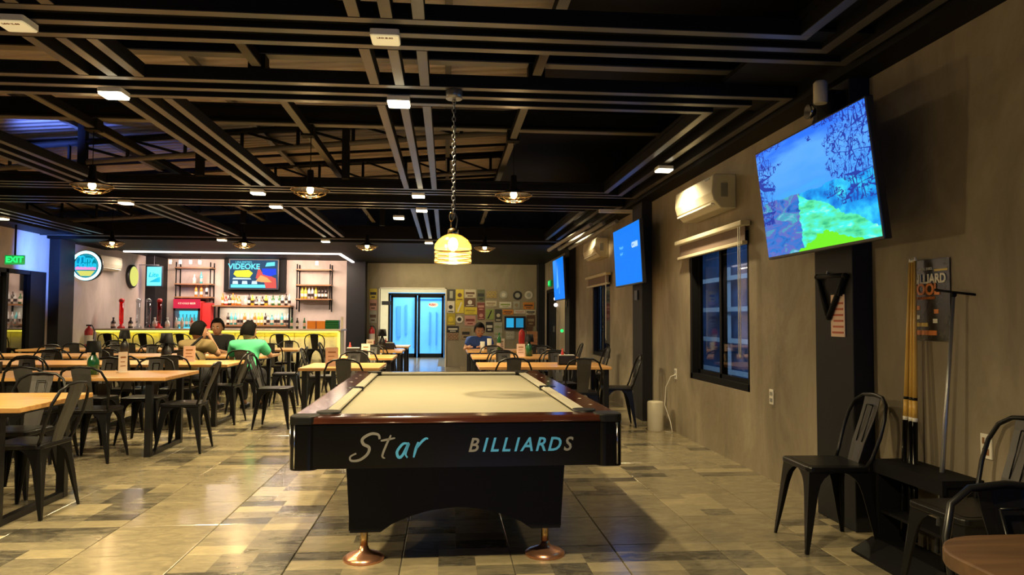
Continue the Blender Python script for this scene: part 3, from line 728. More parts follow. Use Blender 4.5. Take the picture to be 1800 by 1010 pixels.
def make_chair(name, zs, zb, m='chair'):
    r = empty(name)
    MB().rbox((-.178, -.178, zs-.028), (.178, .178, zs), .035, n=4).obj('seat', m, r, bevel=.006)
    MB().rbox((-.145, -.145, zs), (.145, .145, zs+.002), .03, n=3).obj('seat_panel', m, r)
    for sx in (-1, 1):
        for sy in (-1, 1): leg_mesh(sx, sy, zs-.02).obj('leg', m, r)
    h = zb-zs
    P = [(-.165, -.150, zs-.01), (-.182, -.178, zs+.12*h), (-.198, -.215, zs+.42*h), (-.192, -.245, zs+.68*h), (-.160, -.272, zs+.88*h), (-.10, -.288, zs+.975*h), (0, -.292, zs+h)]
    P = P+[(-p[0], p[1], p[2]) for p in reversed(P[:-1])]
    MB().tube(P, .0105, 7).obj('back_frame', m, r)
    mb = MB(); vs = []; fs = []
    st = [(0, .058, -.165), (.3, .066, -.198), (.6, .073, -.243), (.85, .078, -.275), (1, .079, -.288)]
    for f, hw, y in st:
        z = zs+h*f*.985
        vs += [(-hw, y, z), (-hw*.5, y-.006, z), (hw*.5, y-.006, z), (hw, y, z), (hw, y-.004, z), (hw*.5, y-.010, z), (-hw*.5, y-.010, z), (-hw, y-.004, z)]
    for j in range(len(st)-1):
        for k in range(8): fs.append((j*8+k, j*8+(k+1) % 8, (j+1)*8+(k+1) % 8, (j+1)*8+k))
    fs += [tuple(range(8)), tuple(reversed(range((len(st)-1)*8, len(st)*8)))]
    mb.add(vs, fs)
    bs = mb.obj('backrest', m, r)
    mb = MB()
    for a, b in (((-.028, .30), (-.032, .86)), ((.028, .30), (.032, .86)), ((-.032, .86), (.032, .86))):
        def pt3(q):
            f = q[1]; y = -.165-(.288-.165)*f; return (q[0], y+.004-.004, zs+h*f*.985)
        mb.tube([pt3(a), pt3(b)], .0035, 4)
    mb.obj('embossed_line', m, bs)
    return r
ch = Proto(make_chair('metal_chair', .455, .83))
CG = 'black metal cafe chairs'
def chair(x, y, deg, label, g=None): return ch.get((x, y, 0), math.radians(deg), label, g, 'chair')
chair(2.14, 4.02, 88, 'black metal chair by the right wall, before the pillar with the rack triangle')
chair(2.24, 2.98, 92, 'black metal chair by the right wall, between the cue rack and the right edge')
chair(1.43, 1.50, 178, 'nearest black metal chair, behind the round-cornered table at the bottom right')

for c_ in [o for o in C.objects if o.name in ('metal_chair', 'metal_chair.001')]:     # on these two, sheen is put into a greyer back plate
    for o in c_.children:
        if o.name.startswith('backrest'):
            o.data = o.data.copy(); o.data.materials[0] = M['splat_sheen']; o['label'] = 'sheet metal back plate with sheen painted grey'
def make_table(W, D, name='dining_table', ht=.715, inset=.16):
    r = empty(name)
    MB().box((-W/2, -D/2, ht-.032), (W/2, D/2, ht)).obj('tabletop', 'top', r, bevel=.004)
    lx, ly = W/2-inset, D/2-.07
    for sx in (-1, 1):
        for sy in (-1, 1): MB().cbox((sx*lx, sy*ly, (ht-.032)/2), (.055, .055, ht-.032)).obj('leg', 'blacksat', r)
        MB().box((sx*lx-.025, -ly+.027, .0), (sx*lx+.025, ly-.027, .04)).obj('foot_rail', 'blacksat', r)
        MB().box((sx*lx-.025, -ly+.027, ht-.072), (sx*lx+.025, ly-.027, ht-.033)).obj('top_rail', 'blacksat', r)
    return r
tbl = Proto(make_table(1.5, .90))
sq = Proto(make_table(.86, .95, 'square_table', inset=.06)); tbr = Proto(make_table(1.5, .90, inset=.05))
rows = [(5.05, 'nearest'), (7.30, 'second'), (9.17, 'third'), (11.0, 'fourth'), (13.2, 'fifth')]
TG = 'long wooden tables'
for y, nm in rows:
    for c, (x, cn) in enumerate(((-3.25, 'beside the aisle'), (-4.77, 'second from the aisle'), (-6.29, 'against the left wall'))):
        if y < 7 and c > 0: continue
        if y < 9 and c > 1: continue
        tbl.get((x, y, 0), 0, 'wooden-topped dining table, %s left row from the camera, %s' % (nm, cn), 'dining tables left of the aisle', 'table')
def side_chairs(x0, xs, y, D, nm, near=True, far=True, skip=0):
    for k, x in enumerate(xs):
        jx = random.uniform(-.03, .03); ja = random.uniform(-5, 5)
        if near: chair(x+jx, y-D/2-.02+random.uniform(-.05, .04), 0+ja, 'black metal chair, near side of %s, %s' % (nm, ORD[k]), 'chairs around the '+nm)
        if far and k >= skip: chair(x-jx, y+D/2+.04+random.uniform(-.04, .05), 180+ja, 'black metal chair, far side of %s, %s' % (nm, ORD[k]), 'chairs around the '+nm)
ORD = ['first from the aisle', 'second from the aisle', 'third from the aisle', 'fourth from the aisle', 'fifth from the aisle', 'sixth from the aisle', 'seventh from the aisle']
side_chairs(0, (-3.05,), 5.05, .9, 'nearest left table row', near=False)
side_chairs(0, (-3.05, -3.52, -4.35), 7.30, .9, 'second left table row')
side_chairs(0, (-3.02, -3.55, -4.5, -5.1), 9.17, .9, 'third left table row', skip=2)
side_chairs(0, (-4.5, -5.1, -6.0), 11.0, .9, 'fourth left table row')
side_chairs(0, (-2.9, -3.5, -4.5, -5.1, -6.0), 13.2, .9, 'fifth left table row')
chair(-2.66, 5.02, 86, 'black metal chair turned sideways at the end of the nearest left table')
chair(-2.45, 7.22, 92, 'black metal chair turned sideways at the aisle end of the second left table')
chair(-2.64, 9.08, 87, 'black metal chair turned sideways at the aisle end of the third left table')
chair(-2.32, 11.0, 94, 'black metal chair at the aisle end of the table where the three people sit')
chair(-2.66, 10.12, 1, 'black metal chair under the man in the green shirt')
chair(-3.36, 10.12, -4, 'black metal chair under the person in the olive shirt')
chair(-3.55, 11.9, 180, 'black metal chair under the person in black facing the camera')
# middle column
for y, nm in ((8.55, 'first'), (10.6, 'second'), (12.7, 'third'), (14.7, 'fourth')):
    sq.get((-1.15, y, 0), 0, 'square wooden table with black legs in the middle column, %s behind the pool table' % nm, 'square tables of the middle column', 'table')
chair(-1.06, 7.98, 2, 'black metal chair behind the pool table left corner with its back to the camera', )
chair(-1.15, 9.2, 182, 'black metal chair on the far side of the first middle table'); chair(-1.1, 10.0, 3, 'black metal chair on the near side of the second middle table')
chair(-1.15, 11.25, 178, 'black metal chair on the far side of the second middle table'); chair(-1.12, 12.1, 0, 'black metal chair on the near side of the third middle table')
chair(-1.72, 10.5, -88, 'black metal chair at the left side of the second middle table'); chair(-1.95, 8.7, -92, 'black metal chair at the left side of the first middle table')
chair(-1.12, 14.05, 0, 'black metal chair on the near side of the fourth middle table')
chair(-1.9, 13.0, -90, 'black metal chair at the left side of the third middle table')
# right column
for y, nm in ((8.65, 'first'), (10.75, 'second'), (12.75, 'third')):
    tbr.get((1.12 if y < 12 else 1.10, y, 0), 0, 'wooden-topped dining table right of the doorway, %s one behind the pool table' % nm, 'dining tables along the right side', 'table')
chair(2.02, 8.62, 84, 'black metal chair at the right end of the first right table, near the wall')
for x, y, a, lb in ((.72, 8.15, 2, 'near side of the first right table, left of two'), (1.50, 8.12, -3, 'near side of the first right table, right of two'), (.75, 9.2, 180, 'far side of the first right table, left of two'), (1.45, 9.22, 183, 'far side of the first right table, right of two'),
                    (.75, 10.22, 0, 'near side of the second right table, left of two'), (1.45, 10.25, 4, 'near side of the second right table, right of two'), (.72, 11.3, 180, 'far side of the second right table, left of two'), (1.5, 11.32, 177, 'far side of the second right table, right of two'),
                    (1.4, 12.25, 0, 'near side of the third right table'), (2.1, 10.7, 92, 'right end of the second right table'), (2.1, 12.8, 88, 'right end of the third right table')):
    chair(x, y, a, 'black metal chair on the '+lb)
chair(.60, 13.5, 180, 'black metal chair under the person in the blue shirt')
# bar stools
st = Proto(make_chair('bar_stool', .63, .93, 'chair'))
for k, x in enumerate((-6.62, -5.96, -5.25, -4.6, -3.95, -3.32, -2.64)):
    st.get((x, 15.35, 0), 0, 'black metal bar stool at the glowing counter, %s from the left' % ['first', 'second', 'third', 'fourth', 'fifth', 'sixth', 'seventh'][k], 'bar stools in front of the counter', 'bar stool')
# corner table, bottom right
ct = tag(empty('corner_table', (1.72, .87, 0)), 'brown wooden table with rounded corners at the bottom right corner', 'table')
MB().rbox((-.64, -.75, .715), (.64, .77, .75), .16, n=8).obj('tabletop', wood('walnut', (.035, .017, .006), (.065, .032, .012), .5), ct, bevel=.004)
for sx in (-1, 1):
    for sy in (-1, 1): MB().cbox((sx*.45, sy*.5, .357), (.055, .055, .715)).obj('leg', 'blacksat', ct)

# ================================================================= TABLE WARE
def make_lamp(base_m, name, k=1):
    r = empty(name); r.scale = (k, k, k)
    MB().lathe([(.045, 0), (.046, .10), (.04, .13), (.018, .165), (.015, .21)], n=14).obj('base', base_m, r)
    MB().lathe([(.062, .185), (.050, .28), (.047, .28), (.059, .185)], n=16, cap=False).lathe([(.0, .277), (.048, .279)], n=16, cap=False).obj('lamp_shade', 'black', r)
    return r
lg = Proto(make_lamp('bottleg', 'table_lamp', 1.12)); lk = Proto(make_lamp('dark', 'table_lamp', 1.25))
TZ = .716
lg.get((-3.28, 7.20, TZ), 0, 'table lamp with green bottle base and black shade on the second left table', None, 'table lamp')
lk.get((-3.30, 9.05, TZ), 0, 'all-black table lamp on the third left table', None, 'table lamp')
lk.get((-4.55, 10.9, TZ), 0, 'small black table lamp on the fourth left row, in front of the bar', None, 'table lamp')
lk.get((-2.9, 11.2, TZ), 0, 'black table lamp beside the people at the fourth left table', None, 'table lamp')
lk.get((-1.1, 12.85, TZ), 0, 'black table lamp on the third middle table, seen against the glass door', None, 'table lamp')
lg.get((1.20, 10.6, TZ), 0, 'table lamp with green bottle base on the second right table', None, 'table lamp')
# menu cards
def card(x, y, w_, h_, rz, m, lb):
    r = tag(empty('menu_card', (x, y, TZ), rz), lb, 'menu')
    MB().box((-w_/2, -.003, 0), (w_/2, .003, h_)).obj('card', m, r)
    MB().box((-w_/2, -.03, 0), (w_/2, .03, .006)).obj('stand', m, r)
    MB().box((-w_*.3, -.0045, h_*.3), (w_*.3, -.003, h_*.34)).box((-w_*.3, -.0045, h_*.5), (w_*.2, -.003, h_*.54)).box((-w_*.3, -.0045, h_*.7), (w_*.3, -.003, h_*.78)).obj('print', 'board', r)
card(-3.12, 7.45, .10, .20, 1.1, 'paper', 'pale menu card standing edge-on on the second left table')
card(-3.12, 9.3, .14, .19, 0, 'pink', 'pink menu card on the third left table beside the olive shirt')
card(-1.27, 8.38, .14, .21, .2, 'pink', 'pink menu card on the first middle table')
card(-1.12, 10.45, .12, .18, 0, 'paper', 'pale menu card on the second middle table')
card(-1.28, 12.6, .12, .18, 0, 'paper', 'pale menu card on the third middle table')
card(1.07, 10.5, .12, .18, 0, 'pink', 'pink menu card on the second right table')
card(.95, 12.6, .10, .2, 0, 'paper', 'white menu card on the third right table')
card(-4.2, 9.2, .12, .18, .3, 'paper', 'pale menu card further left on the third left row')
def caddy(x, y, lb):
    r = tag(empty('condiment_box', (x, y, TZ)), lb, 'condiment box')
    MB().box((-.10, -.06, 0), (.10, .06, .012)).box((-.10, -.06, 0), (-.092, .06, .11)).box((.092, -.06, 0), (.10, .06, .11)).box((-.10, -.06, 0), (.10, -.052, .11)).box((-.10, .052, 0), (.10, .06, .11)).obj('box', 'dark', r)
    MB().box((-.085, -.045, .03), (.085, .045, .118)).obj('napkin', 'white', r)
    MB().lathe([(.018, .012), (.018, .14), (.01, .16), (.008, .19)], (-.05, .0, 0)).obj('sauce_bottle', 'b_red', r)
caddy(-1.32, 10.7, 'dark condiment box on the second middle table'); caddy(1.42, 8.6, 'dark napkin box on the first right table')
caddy(-3.5, 5.05, 'dark condiment box on the nearest left table'); caddy(-1.0, 13.0, 'dark condiment box on the third middle table')
caddy(-4.3, 7.35, 'dark condiment box on the second left row')
def cup(x, y, z, r0, h, m, nm, lb, cat='cup'):
    return tag(MB().lathe([(r0*.8, 0), (r0, h), (r0*.9, h), (r0*.72, .006)], n=14, cap=False).lathe([(0, .003), (r0*.8, .003)], n=14, cap=False).obj(nm, m, None, (x, y, z)), lb, cat)
cup(.62, 12.55, TZ, .04, .15, 'white', 'paper_cup', 'white paper cup in front of the person in blue, left one')
cup(.74, 12.6, TZ, .04, .20, 'white', 'paper_cup', 'taller white paper cup in front of the person in blue, right one')
cup(-3.4, 10.85, TZ, .035, .13, 'white', 'paper_cup', 'white cup on the table between the three seated people')
tag(MB().lathe([(.055, 0), (.056, .30), (.03, .34), (.01, .36)], n=16).obj('red_dispenser', 'red', None, (1.33, 12.9, TZ)), 'tall red container on the third right table below the wall screen', 'container')
tag(MB().box((-.09, -.03, 0), (.09, .03, .32)).obj('brown_menu_stand', 'board', None, (1.52, 12.95, TZ)), 'brown board standing right of the red container', 'board')

def bottle_mesh(kind):
    p = {'wine': [(.036, 0), (.037, .19), (.03, .215), (.013, .24), (.013, .30)], 'whisky': [(.042, 0), (.043, .15), (.036, .175), (.014, .195), (.014, .235), (.018, .237), (.018, .26)],
         'beer': [(.030, 0), (.031, .13), (.024, .165), (.012, .19), (.012, .235)], 'gin': [(.048, 0), (.048, .13), (.02, .165), (.016, .20), (.022, .205), (.022, .23)]}[kind]
    return MB().lathe(p, n=10)
bm_cache = {}
CN = {'b_amber': 'amber', 'b_green': 'green', 'b_clear': 'clear', 'b_dark': 'dark', 'b_yellow': 'yellow', 'b_orange': 'orange', 'b_teal': 'teal', 'b_red': 'red'}
def bottle(x, y, z, kind, m, where, group, s=1.0):
    k = (kind, m)
    if k not in bm_cache:
        me = bottle_mesh(kind).mesh('bottle', m)
        h = .16 if kind != 'gin' else .12
        lb = MB().lathe([(.0435 if kind == 'whisky' else .0375 if kind == 'wine' else .0315 if kind == 'beer' else .0485, h*.35), (.0435 if kind == 'whisky' else .0375 if kind == 'wine' else .0315 if kind == 'beer' else .0485, h*.8)], n=10, cap=False).mesh('bottle_label', random.choice(['paper', 'b_dark', 'pink', 'paper']))
        bm_cache[k] = (me, lb)
    me, lb = bm_cache[k]
    o = bpy.data.objects.new('bottle', me); C.objects.link(o); o.location = (x, y, z); o.scale = (s, s, s)
    l = bpy.data.objects.new('bottle_label', lb); C.objects.link(l); l.parent = o
    tag(o, '%s %s bottle %s' % (CN[m], {'wine': 'tall slim', 'whisky': 'round-shouldered', 'beer': 'small slim', 'gin': 'squat'}[kind], where), 'bottle', group)
    return o
bottle(.9, 12.5, TZ, 'wine', 'b_green', 'on the third right table beside the white cups', None)
bottle(-3.42, 11.15, TZ, 'beer', 'b_clear', 'on the table between the seated people', None)

# ================================================================= THE BAR
bar = tag(empty('bar_counter', (0, 0, 0)), 'long bar counter with yellow glowing front panel under a brown worktop', 'bar counter')
MB().box((-7.12, 15.72, .03), (-2.22, 15.80, .97)).obj('front_panel', 'brick', bar)
MB().box((-7.15, 15.58, .985), (-2.18, 16.40, 1.02)).obj('worktop', 'counter', bar, bevel=.004)
MB().box((-2.30, 15.80, .03), (-2.22, 16.35, .985)).obj('end_panel', 'cream', bar)
MB().box((-7.12, 16.30, .0), (-2.3, 16.36, .985)).obj('rear_panel', 'pil', bar)
MB().box((-7.1, 15.66, .955), (-2.25, 15.70, .984)).obj('led_strip', 'ystrip', bar)
MB().box((-2.26, 15.66, .30), (-2.22, 15.70, .955)).obj('led_strip', 'ystrip', bar)
MB().box((-7.12, 15.74, 0), (-2.22, 15.82, .03)).obj('plinth', 'black', bar)
# panel boards on the front
for k in range(16):
    x = -7.08+k*.302
    MB().box((x+.006, 15.705, .06), (x+.294, 15.722, .94)).obj('front_board', 'brick', bar)
# back bar
bb = tag(empty('back_bar', (-4.85, 19.05, 0)), 'wooden back bar shelf on black legs beneath the bar television', 'shelf')
MB().box((-.95, -.2, 1.53), (.95, .22, 1.565)).obj('top_shelf', 'board', bb)
MB().box((-.95, -.2, 1.045), (.85, .22, 1.075)).obj('lower_shelf', 'board', bb)
for x in (-.92, .90):
    MB().box((x, -.18, 0), (x+.04, -.14, 1.53)).box((x, .16, 0), (x+.04, .20, 1.53)).obj('leg', 'black', bb)
MB().box((-.88, .19, 1.08), (.90, .22, 1.50)).obj('back_board', 'cream', bb)
cols = ['b_amber', 'b_red', 'b_dark', 'b_orange', 'b_orange', 'b_amber', 'b_clear', 'b_clear', 'b_dark', 'b_yellow', 'b_dark', 'b_clear', 'b_dark', 'b_yellow', 'b_clear', 'b_green', 'b_clear', 'b_green', 'b_clear', 'b_dark', 'b_clear']
for k, c in enumerate(cols):
    x = -5.60+k*.082
    if k == 6: continue
    bottle(x, 19.0+random.uniform(-.03, .05), 1.566, random.choice(['wine', 'whisky', 'whisky', 'gin', 'wine']), c, 'on top of the wooden back bar shelf', 'bottles on top of the back bar')
cols = ['b_dark', 'b_teal', 'b_teal', 'b_clear', 'b_clear', 'b_amber', 'b_clear', 'b_clear', 'b_amber', 'b_yellow', 'b_yellow', 'b_dark', 'b_clear', 'b_teal', 'b_clear', 'b_clear', 'b_teal', 'b_clear', 'b_clear']
for k, c in enumerate(cols):
    bottle(-5.45+k*.082, 19.0+random.uniform(-.04, .04), 1.076, random.choice(['wine', 'whisky', 'wine', 'wine']), c, 'on the lit lower level of the back bar', 'bottles on the lower back bar')
# pipe shelves
def pipe_shelf(x0, x1, zs, z0, z1, lb):
    r = tag(empty('pipe_shelf', (x0, 19.08, 0)), lb, 'shelf'); W_ = x1-x0
    for x in (0, W_):
        MB().tube([(x, .20, z0), (x, .20, z1)], .016).obj('pipe', 'black', r)
        MB().tube([(x, -.10, z0+.05), (x, -.10, z1)], .016).obj('pipe', 'black', r)
        for z in zs: MB().tube([(x, -.12, z-.03), (x, .21, z-.03)], .014).ball((x, -.12, z-.03), .024, 6).obj('pipe', 'black', r)
    for z in zs: MB().box((-.03, -.12, z-.016), (W_+.03, .19, z+.016)).obj('shelf_board', 'board', r)
pipe_shelf(-6.73, -5.90, (2.50, 2.09, 1.76), 1.60, 2.64, 'black pipe shelf with three boards on the left of the bar television')
pipe_shelf(-3.77, -2.95, (2.48, 2.09, 1.73), 1.42, 2.62, 'black pipe shelf with three boards on the right of the bar television')
for k, c in enumerate(('b_yellow', 'b_yellow', 'b_clear', 'b_clear', 'b_yellow', 'b_dark', 'b_dark', 'b_dark')):
    bottle(-3.66+k*.085, 19.1, 1.747, 'wine', c, 'on the lowest board of the right pipe shelf', 'bottles on the right pipe shelf')
for x, c, k in ((-6.33, 'b_clear', 'gin'), (-6.16, 'b_teal', 'wine')): bottle(x, 19.1, 2.107, k, c, 'on the middle board of the left pipe shelf', None)
for x, c in ((-6.28, 'b_orange'), (-6.15, 'b_orange'), (-6.02, 'b_clear')): bottle(x, 19.1, 1.777, 'wine', c, 'on the lowest board of the left pipe shelf', 'bottles on the left pipe shelf')
# red cooler
fr = tag(empty('drinks_cooler', (-6.38, 18.75, 0)), 'red drinks cooler with a lit glass door and pink-red header behind the bar', 'cooler')
MB().box((-.33, .02, 0), (-.29, .38, 1.70)).box((.29, .02, 0), (.33, .38, 1.70)).box((-.33, .34, 0), (.33, .38, 1.7)).box((-.33, .02, 1.66), (.33, .38, 1.70)).box((-.33, .02, 0), (.33, .38, .1)).obj('cabinet', 'red', fr)
MB().box((-.32, -.0, 1.48), (.32, .02, 1.71)).obj('header', 'redl', fr)
text('lettering', 'ICE COLD BEER', .06, 'paper', fr, (0, -.003, 1.60))
MB().box((-.28, .30, .12), (.28, .33, 1.46)).obj('lit_back', 'cyan', fr)
MB().box((-.32, 0, .1), (-.27, .02, 1.48)).box((.27, 0, .1), (.32, .02, 1.48)).box((-.32, 0, 1.42), (.32, .02, 1.48)).obj('door_frame', 'dark', fr)
MB().box((-.27, .008, .12), (.27, .012, 1.42)).obj('door_glass', 'dglass', fr)
for z in (.4, .72, 1.03): MB().box((-.28, .04, z-.01), (.28, .29, z)).obj('rack', 'grey', fr)
for z in (1.03,):
    for k in range(6): bottle(-6.38-.225+k*.09, 18.90, z+.002, 'wine', 'b_teal', 'inside the lit red drinks cooler', 'bottles in the cooler')
tag(MB().box((0, 0, 0), (.20, .3, 1.62)).obj('red_locker', 'red', None, (-6.04, 18.85, 0)), 'narrow plain red cabinet right of the drinks cooler', 'cabinet')
# beer towers
def tower(x, m1, m2, lb):
    r = tag(empty('drinks_tower', (x, 16.15, 1.02)), lb, 'drinks tower')
    MB().lathe([(.075, 0), (.075, .03), (.03, .06), (.03, .10)], n=14).obj('base', m1, r)
    MB().lathe([(.045, .10), (.045, .56)], n=14).obj('tube', m2, r)
    MB().lathe([(.055, .56), (.055, .60), (.03, .63)], n=14).obj('lid', m1, r)
    MB().tube([(0, -.04, .14), (0, -.09, .14), (0, -.09, .11)], .01).obj('tap', 'chrome', r)
tower(-6.82, 'red', 'redg', 'leftmost drinks tower on the counter, red with dark drink'); tower(-6.48, 'clearg', 'clearg', 'clear drinks tower on the counter, left of two clear ones')
tower(-6.27, 'clearg', 'clearg', 'clear drinks tower on the counter, right of two clear ones'); tower(-6.05, 'red', 'redg', 'drinks tower with red lid and red drink, nearest the cooler')
for k, (x, m_, kd) in enumerate(((-7.0, 'b_dark', 'gin'), (-6.65, 'b_dark', 'gin'), (-6.16, 'b_clear', 'gin'), (-5.9, 'b_clear', 'gin'), (-5.72, 'b_clear', 'beer'), (-5.6, 'b_clear', 'beer'), (-5.4, 'b_red', 'beer'), (-3.32, 'b_green', 'beer'), (-3.2, 'b_dark', 'beer'), (-3.05, 'b_green', 'beer'))):
    bottle(x, 16.2, 1.021, kd, m_, 'standing on the bar counter itself', 'bottles on the counter')
oc = tag(empty('orange_crate', (-2.78, 16.15, 1.021)), 'orange boxes stacked side by side on the right end of the counter', 'box')
for x in (-.10, .10): MB().box((x-.09, -.08, 0), (x+.09, .08, .17)).obj('box', 'b_orange', oc, bevel=.006)
gb = tag(empty('green_crate', (-2.44, 16.15, 1.021)), 'dark green crate on the right end of the counter', 'crate')
MB().box((-.14, -.09, 0), (.14, .09, .19)).obj('crate', 'b_green', gb)
for z in (.03, .08, .13): MB().box((-.145, -.096, z), (.145, -.088, z+.02)).obj('crate_rib', 'bottleg', gb)
tag(MB().box((0, 0, 0), (.05, .015, .26)).obj('paper_sign', 'paper', None, (-2.26, 16.1, 1.021)), 'small white sign standing at the right end of the counter', 'sign')
# bar television
bt = tag(empty('bar_television', (-4.87, 19.12, 2.355), 0), 'wall television behind the bar showing a colourful karaoke advert', 'television')
MB().box((-.62, -.03, -.39), (.62, .03, .39)).obj('casing', 'dark', bt, bevel=.005)
M['scr_dk'] = emis('screen_navy', (.01, .07, .16), 1); M['scr_red'] = emis('screen_red', (.75, .10, .08), 1); M['scr_or'] = emis('screen_orange', (.95, .45, .15), 1)
M['scr_blue'] = emis('screen_blue', (.0, .06, .85), 1); M['scr_wh'] = emis('screen_white', (.65, .9, .95), 1.1); M['scr_y'] = emis('screen_yellow', (.9, .85, .05), 1.1); M['scr_c'] = emis('screen_cyan', (.15, .8, .95), 1.1)
MB().box((-.59, -.036, -.36), (.59, -.031, .36)).obj('screen', 'scr_dk', bt)
def patch(nm, m, P, y=-.037): MB().prism(P, y-.002, y, ax='y').obj(nm, m, bt)
patch('screen_image', 'scr_red', [(.05, -.1), (.12, .2), (.2, .05), (.55, -.1), (.57, -.35), (.3, -.35), (.25, -.15)])
patch('screen_image', 'scr_or', [(.05, -.17), (.17, -.02), (.33, -.08), (.45, -.2), (.2, -.2)], -.039)
patch('screen_image', 'scr_blue', [(.20, .15), (.55, .15), (.56, 0), (.4, -.05), (.22, 0)], -.039)
patch('screen_image', 'scr_c', [(.32, .30), (.52, .32), (.52, .22), (.28, .2)], -.039)
patch('screen_image', 'scr_y', [(-.46, .09), (-.12, .11), (-.02, .03), (-.10, -.08), (-.42, -.07), (-.50, .0)])
patch('screen_image', 'scr_wh', [(-.50, -.09), (-.08, -.10), (-.06, -.13), (-.52, -.13)])
patch('screen_image', 'scr_c', [(-.56, -.26), (.28, -.26), (.30, -.34), (-.56, -.34)])
for x in (-.45, -.22, .02): patch('screen_image', 'scr_wh', [(x-.06, -.17), (x+.06, -.17), (x+.07, -.25), (x-.07, -.25)], -.038)
text('lettering', 'VIDEOKE', .19, 'scr_c', bt, (-.24, -.041, .19), bold=.006)
text('lettering', 'UNLIMITED', .08, 'scr_c', bt, (-.25, -.041, .30))
# stage spots above the bar
def spot(x, y, lb):
    r = tag(empty('spotlight', (x, y, 2.60)), lb, 'spotlight', None)
    MB().tube([(0, 0, .14), (0, 0, .03)], .006).obj('stem', 'black', r); MB().lathe([(.02, .04), (.035, .03), (.035, -.05)], n=12).obj('spot_housing', 'white', r)
    MB().lathe([(.028, -.052), (.03, -.05)], n=12).obj('lens', 'diff', r)
for x, lb in ((-6.63, 'first'), (-6.40, 'second'), (-6.16, 'third'), (-5.94, 'fourth')): spot(x, 18.3, 'small white spotlight above the left pipe shelf, %s from the left' % lb)
spot(-3.15, 18.2, 'bright small spotlight above the right pipe shelf')

# signs on the left
rs = tag(empty('round_neon_sign', (-6.98, 14.95, 2.25)), 'round glowing sign with a white rim on the left wall beside the bar', 'neon sign')
MB().lathe([(.29, -.04), (.30, 0), (.29, .05)], n=32, axis='y').obj('casing', 'dark', rs)
MB().lathe([(.20, -.045), (.22, -.043)], n=32, axis='y').obj('face', 'cyand', rs)
MB().tube([(.262*math.cos(2*PI*k/32), -.05, .262*math.sin(2*PI*k/32)) for k in range(32)], .026, 6, closed=True).obj('neon_rim', 'neonw', rs)
MB().prism([(.20*math.cos(t), .20*math.sin(t)-.0) for t in [PI*k/12 for k in range(13)]], -.052, -.047, ax='y').obj('face_panel', 'cyand', rs)
text('lettering', 'Tiny', .17, 'neonb', rs, (0, -.056, .12), bold=.006); text('lettering', 'House', .15, 'neonb', rs, (0, -.056, .02), bold=.006)
MB().box((-.19, -.054, -.08), (.19, -.047, -.02)).obj('pink_band', 'neonp', rs)
MB().prism([(-.17, -.10), (.17, -.10), (.09, -.20), (-.09, -.20)], -.054, -.047, ax='y').obj('yellow_band', 'neony', rs)
MB().box((-.31, -.01, .10), (-.22, .01, .12)).box((-.31, -.01, -.10), (-.22, .01, -.08)).obj('bracket', 'black', rs)
os_ = tag(empty('oval_sign', (XL+.05, 17.7, 2.20)), 'round yellow lit sign with a dark rim flat on the left wall', 'sign')
MB().lathe([(.27, -.04), (.27, .02), (.24, .035)], n=28, axis='x').obj('rim', 'dark', os_); MB().lathe([(.235, .03), (.22, .045)], n=28, axis='x').obj('face', 'neony', os_)
cs = tag(empty('square_neon_sign', (-6.93, 18.15, 2.23)), 'square glowing cyan sign hanging beside the yellow round sign', 'neon sign')
MB().box((-.19, -.02, -.25), (.19, .03, .25)).obj('casing', 'dark', cs); MB().box((-.165, -.026, -.225), (.165, -.02, .225)).obj('face', emis('cyan_face', (.15, .8, .95), 1.6), cs)
text('lettering', 'Lite', .15, 'cyand', cs, (-.02, -.03, .03), shear=.3, bold=.004)
MB().prism([(-.12, -.14), (.10, -.02), (.14, -.02), (.14, -.14)], -.03, -.026, ax='y').obj('print', 'cyand', cs)
MB().box((-.02, 0, .25), (-.01, .01, .50)).box((-.37, -.005, .26), (.1, .01, .28)).obj('hanger', 'grey', cs)
def exit_sign(x, y, z, rz, lb, rod=0):
    r = tag(empty('exit_sign', (x, y, z), rz), lb, 'exit sign')
    MB().box((-.15, -.015, -.075), (.15, .015, .075)).obj('casing', 'greenbox', r)
    text('lettering', 'EXIT', .13, 'green', r, (0, -.017, 0), bold=.004)
    if rod: MB().box((-.012, -.01, .075), (.012, .01, rod)).obj('rod', 'black', r)
exit_sign(-6.95, 12.5, 2.17, 0, 'green lit EXIT sign hanging on a rod above the left glass door', .575)
exit_sign(2.50, 17.7, 2.12, -PI/2, 'small green EXIT sign over the black door at the far right')
# fire extinguishers
def exting(x, y, z, lb):
    r = tag(empty('fire_extinguisher', (x, y, z)), lb, 'extinguisher')
    MB().lathe([(.07, 0), (.075, .02), (.075, .36), (.05, .41), (.02, .43), (.02, .46)], n=16).obj('cylinder', 'red', r)
    MB().lathe([(.0765, .1), (.0765, .28)], n=16, cap=False).obj('cylinder_label', 'paper', r)
    MB().tube([(0, 0, .45), (.06, 0, .47), (.1, 0, .38), (.09, 0, .2)], .009).obj('hose', 'dark', r); MB().cbox((0, 0, .47), (.10, .02, .03)).obj('handle', 'dark', r)
exting(-6.98, 15.1, .62, 'red fire extinguisher with pale label beside the left pillar'); exting(-1.90, 19.15, .58, 'red fire extinguisher under the posters left of the doorway')
for x, y, z, lb in ((-6.98, 15.1, .60, 'small black bracket shelf under the left fire extinguisher'), (-1.90, 19.18, .56, 'small black bracket shelf under the doorway fire extinguisher')):
    tag(MB().box((-.09, -.09, 0), (.09, .12, .02)).box((-.3 if x < -5 else -.02, -.01, -.06), (.02, .12, 0)).obj('wall_bracket', 'black', None, (x, y, z)), lb, 'bracket')

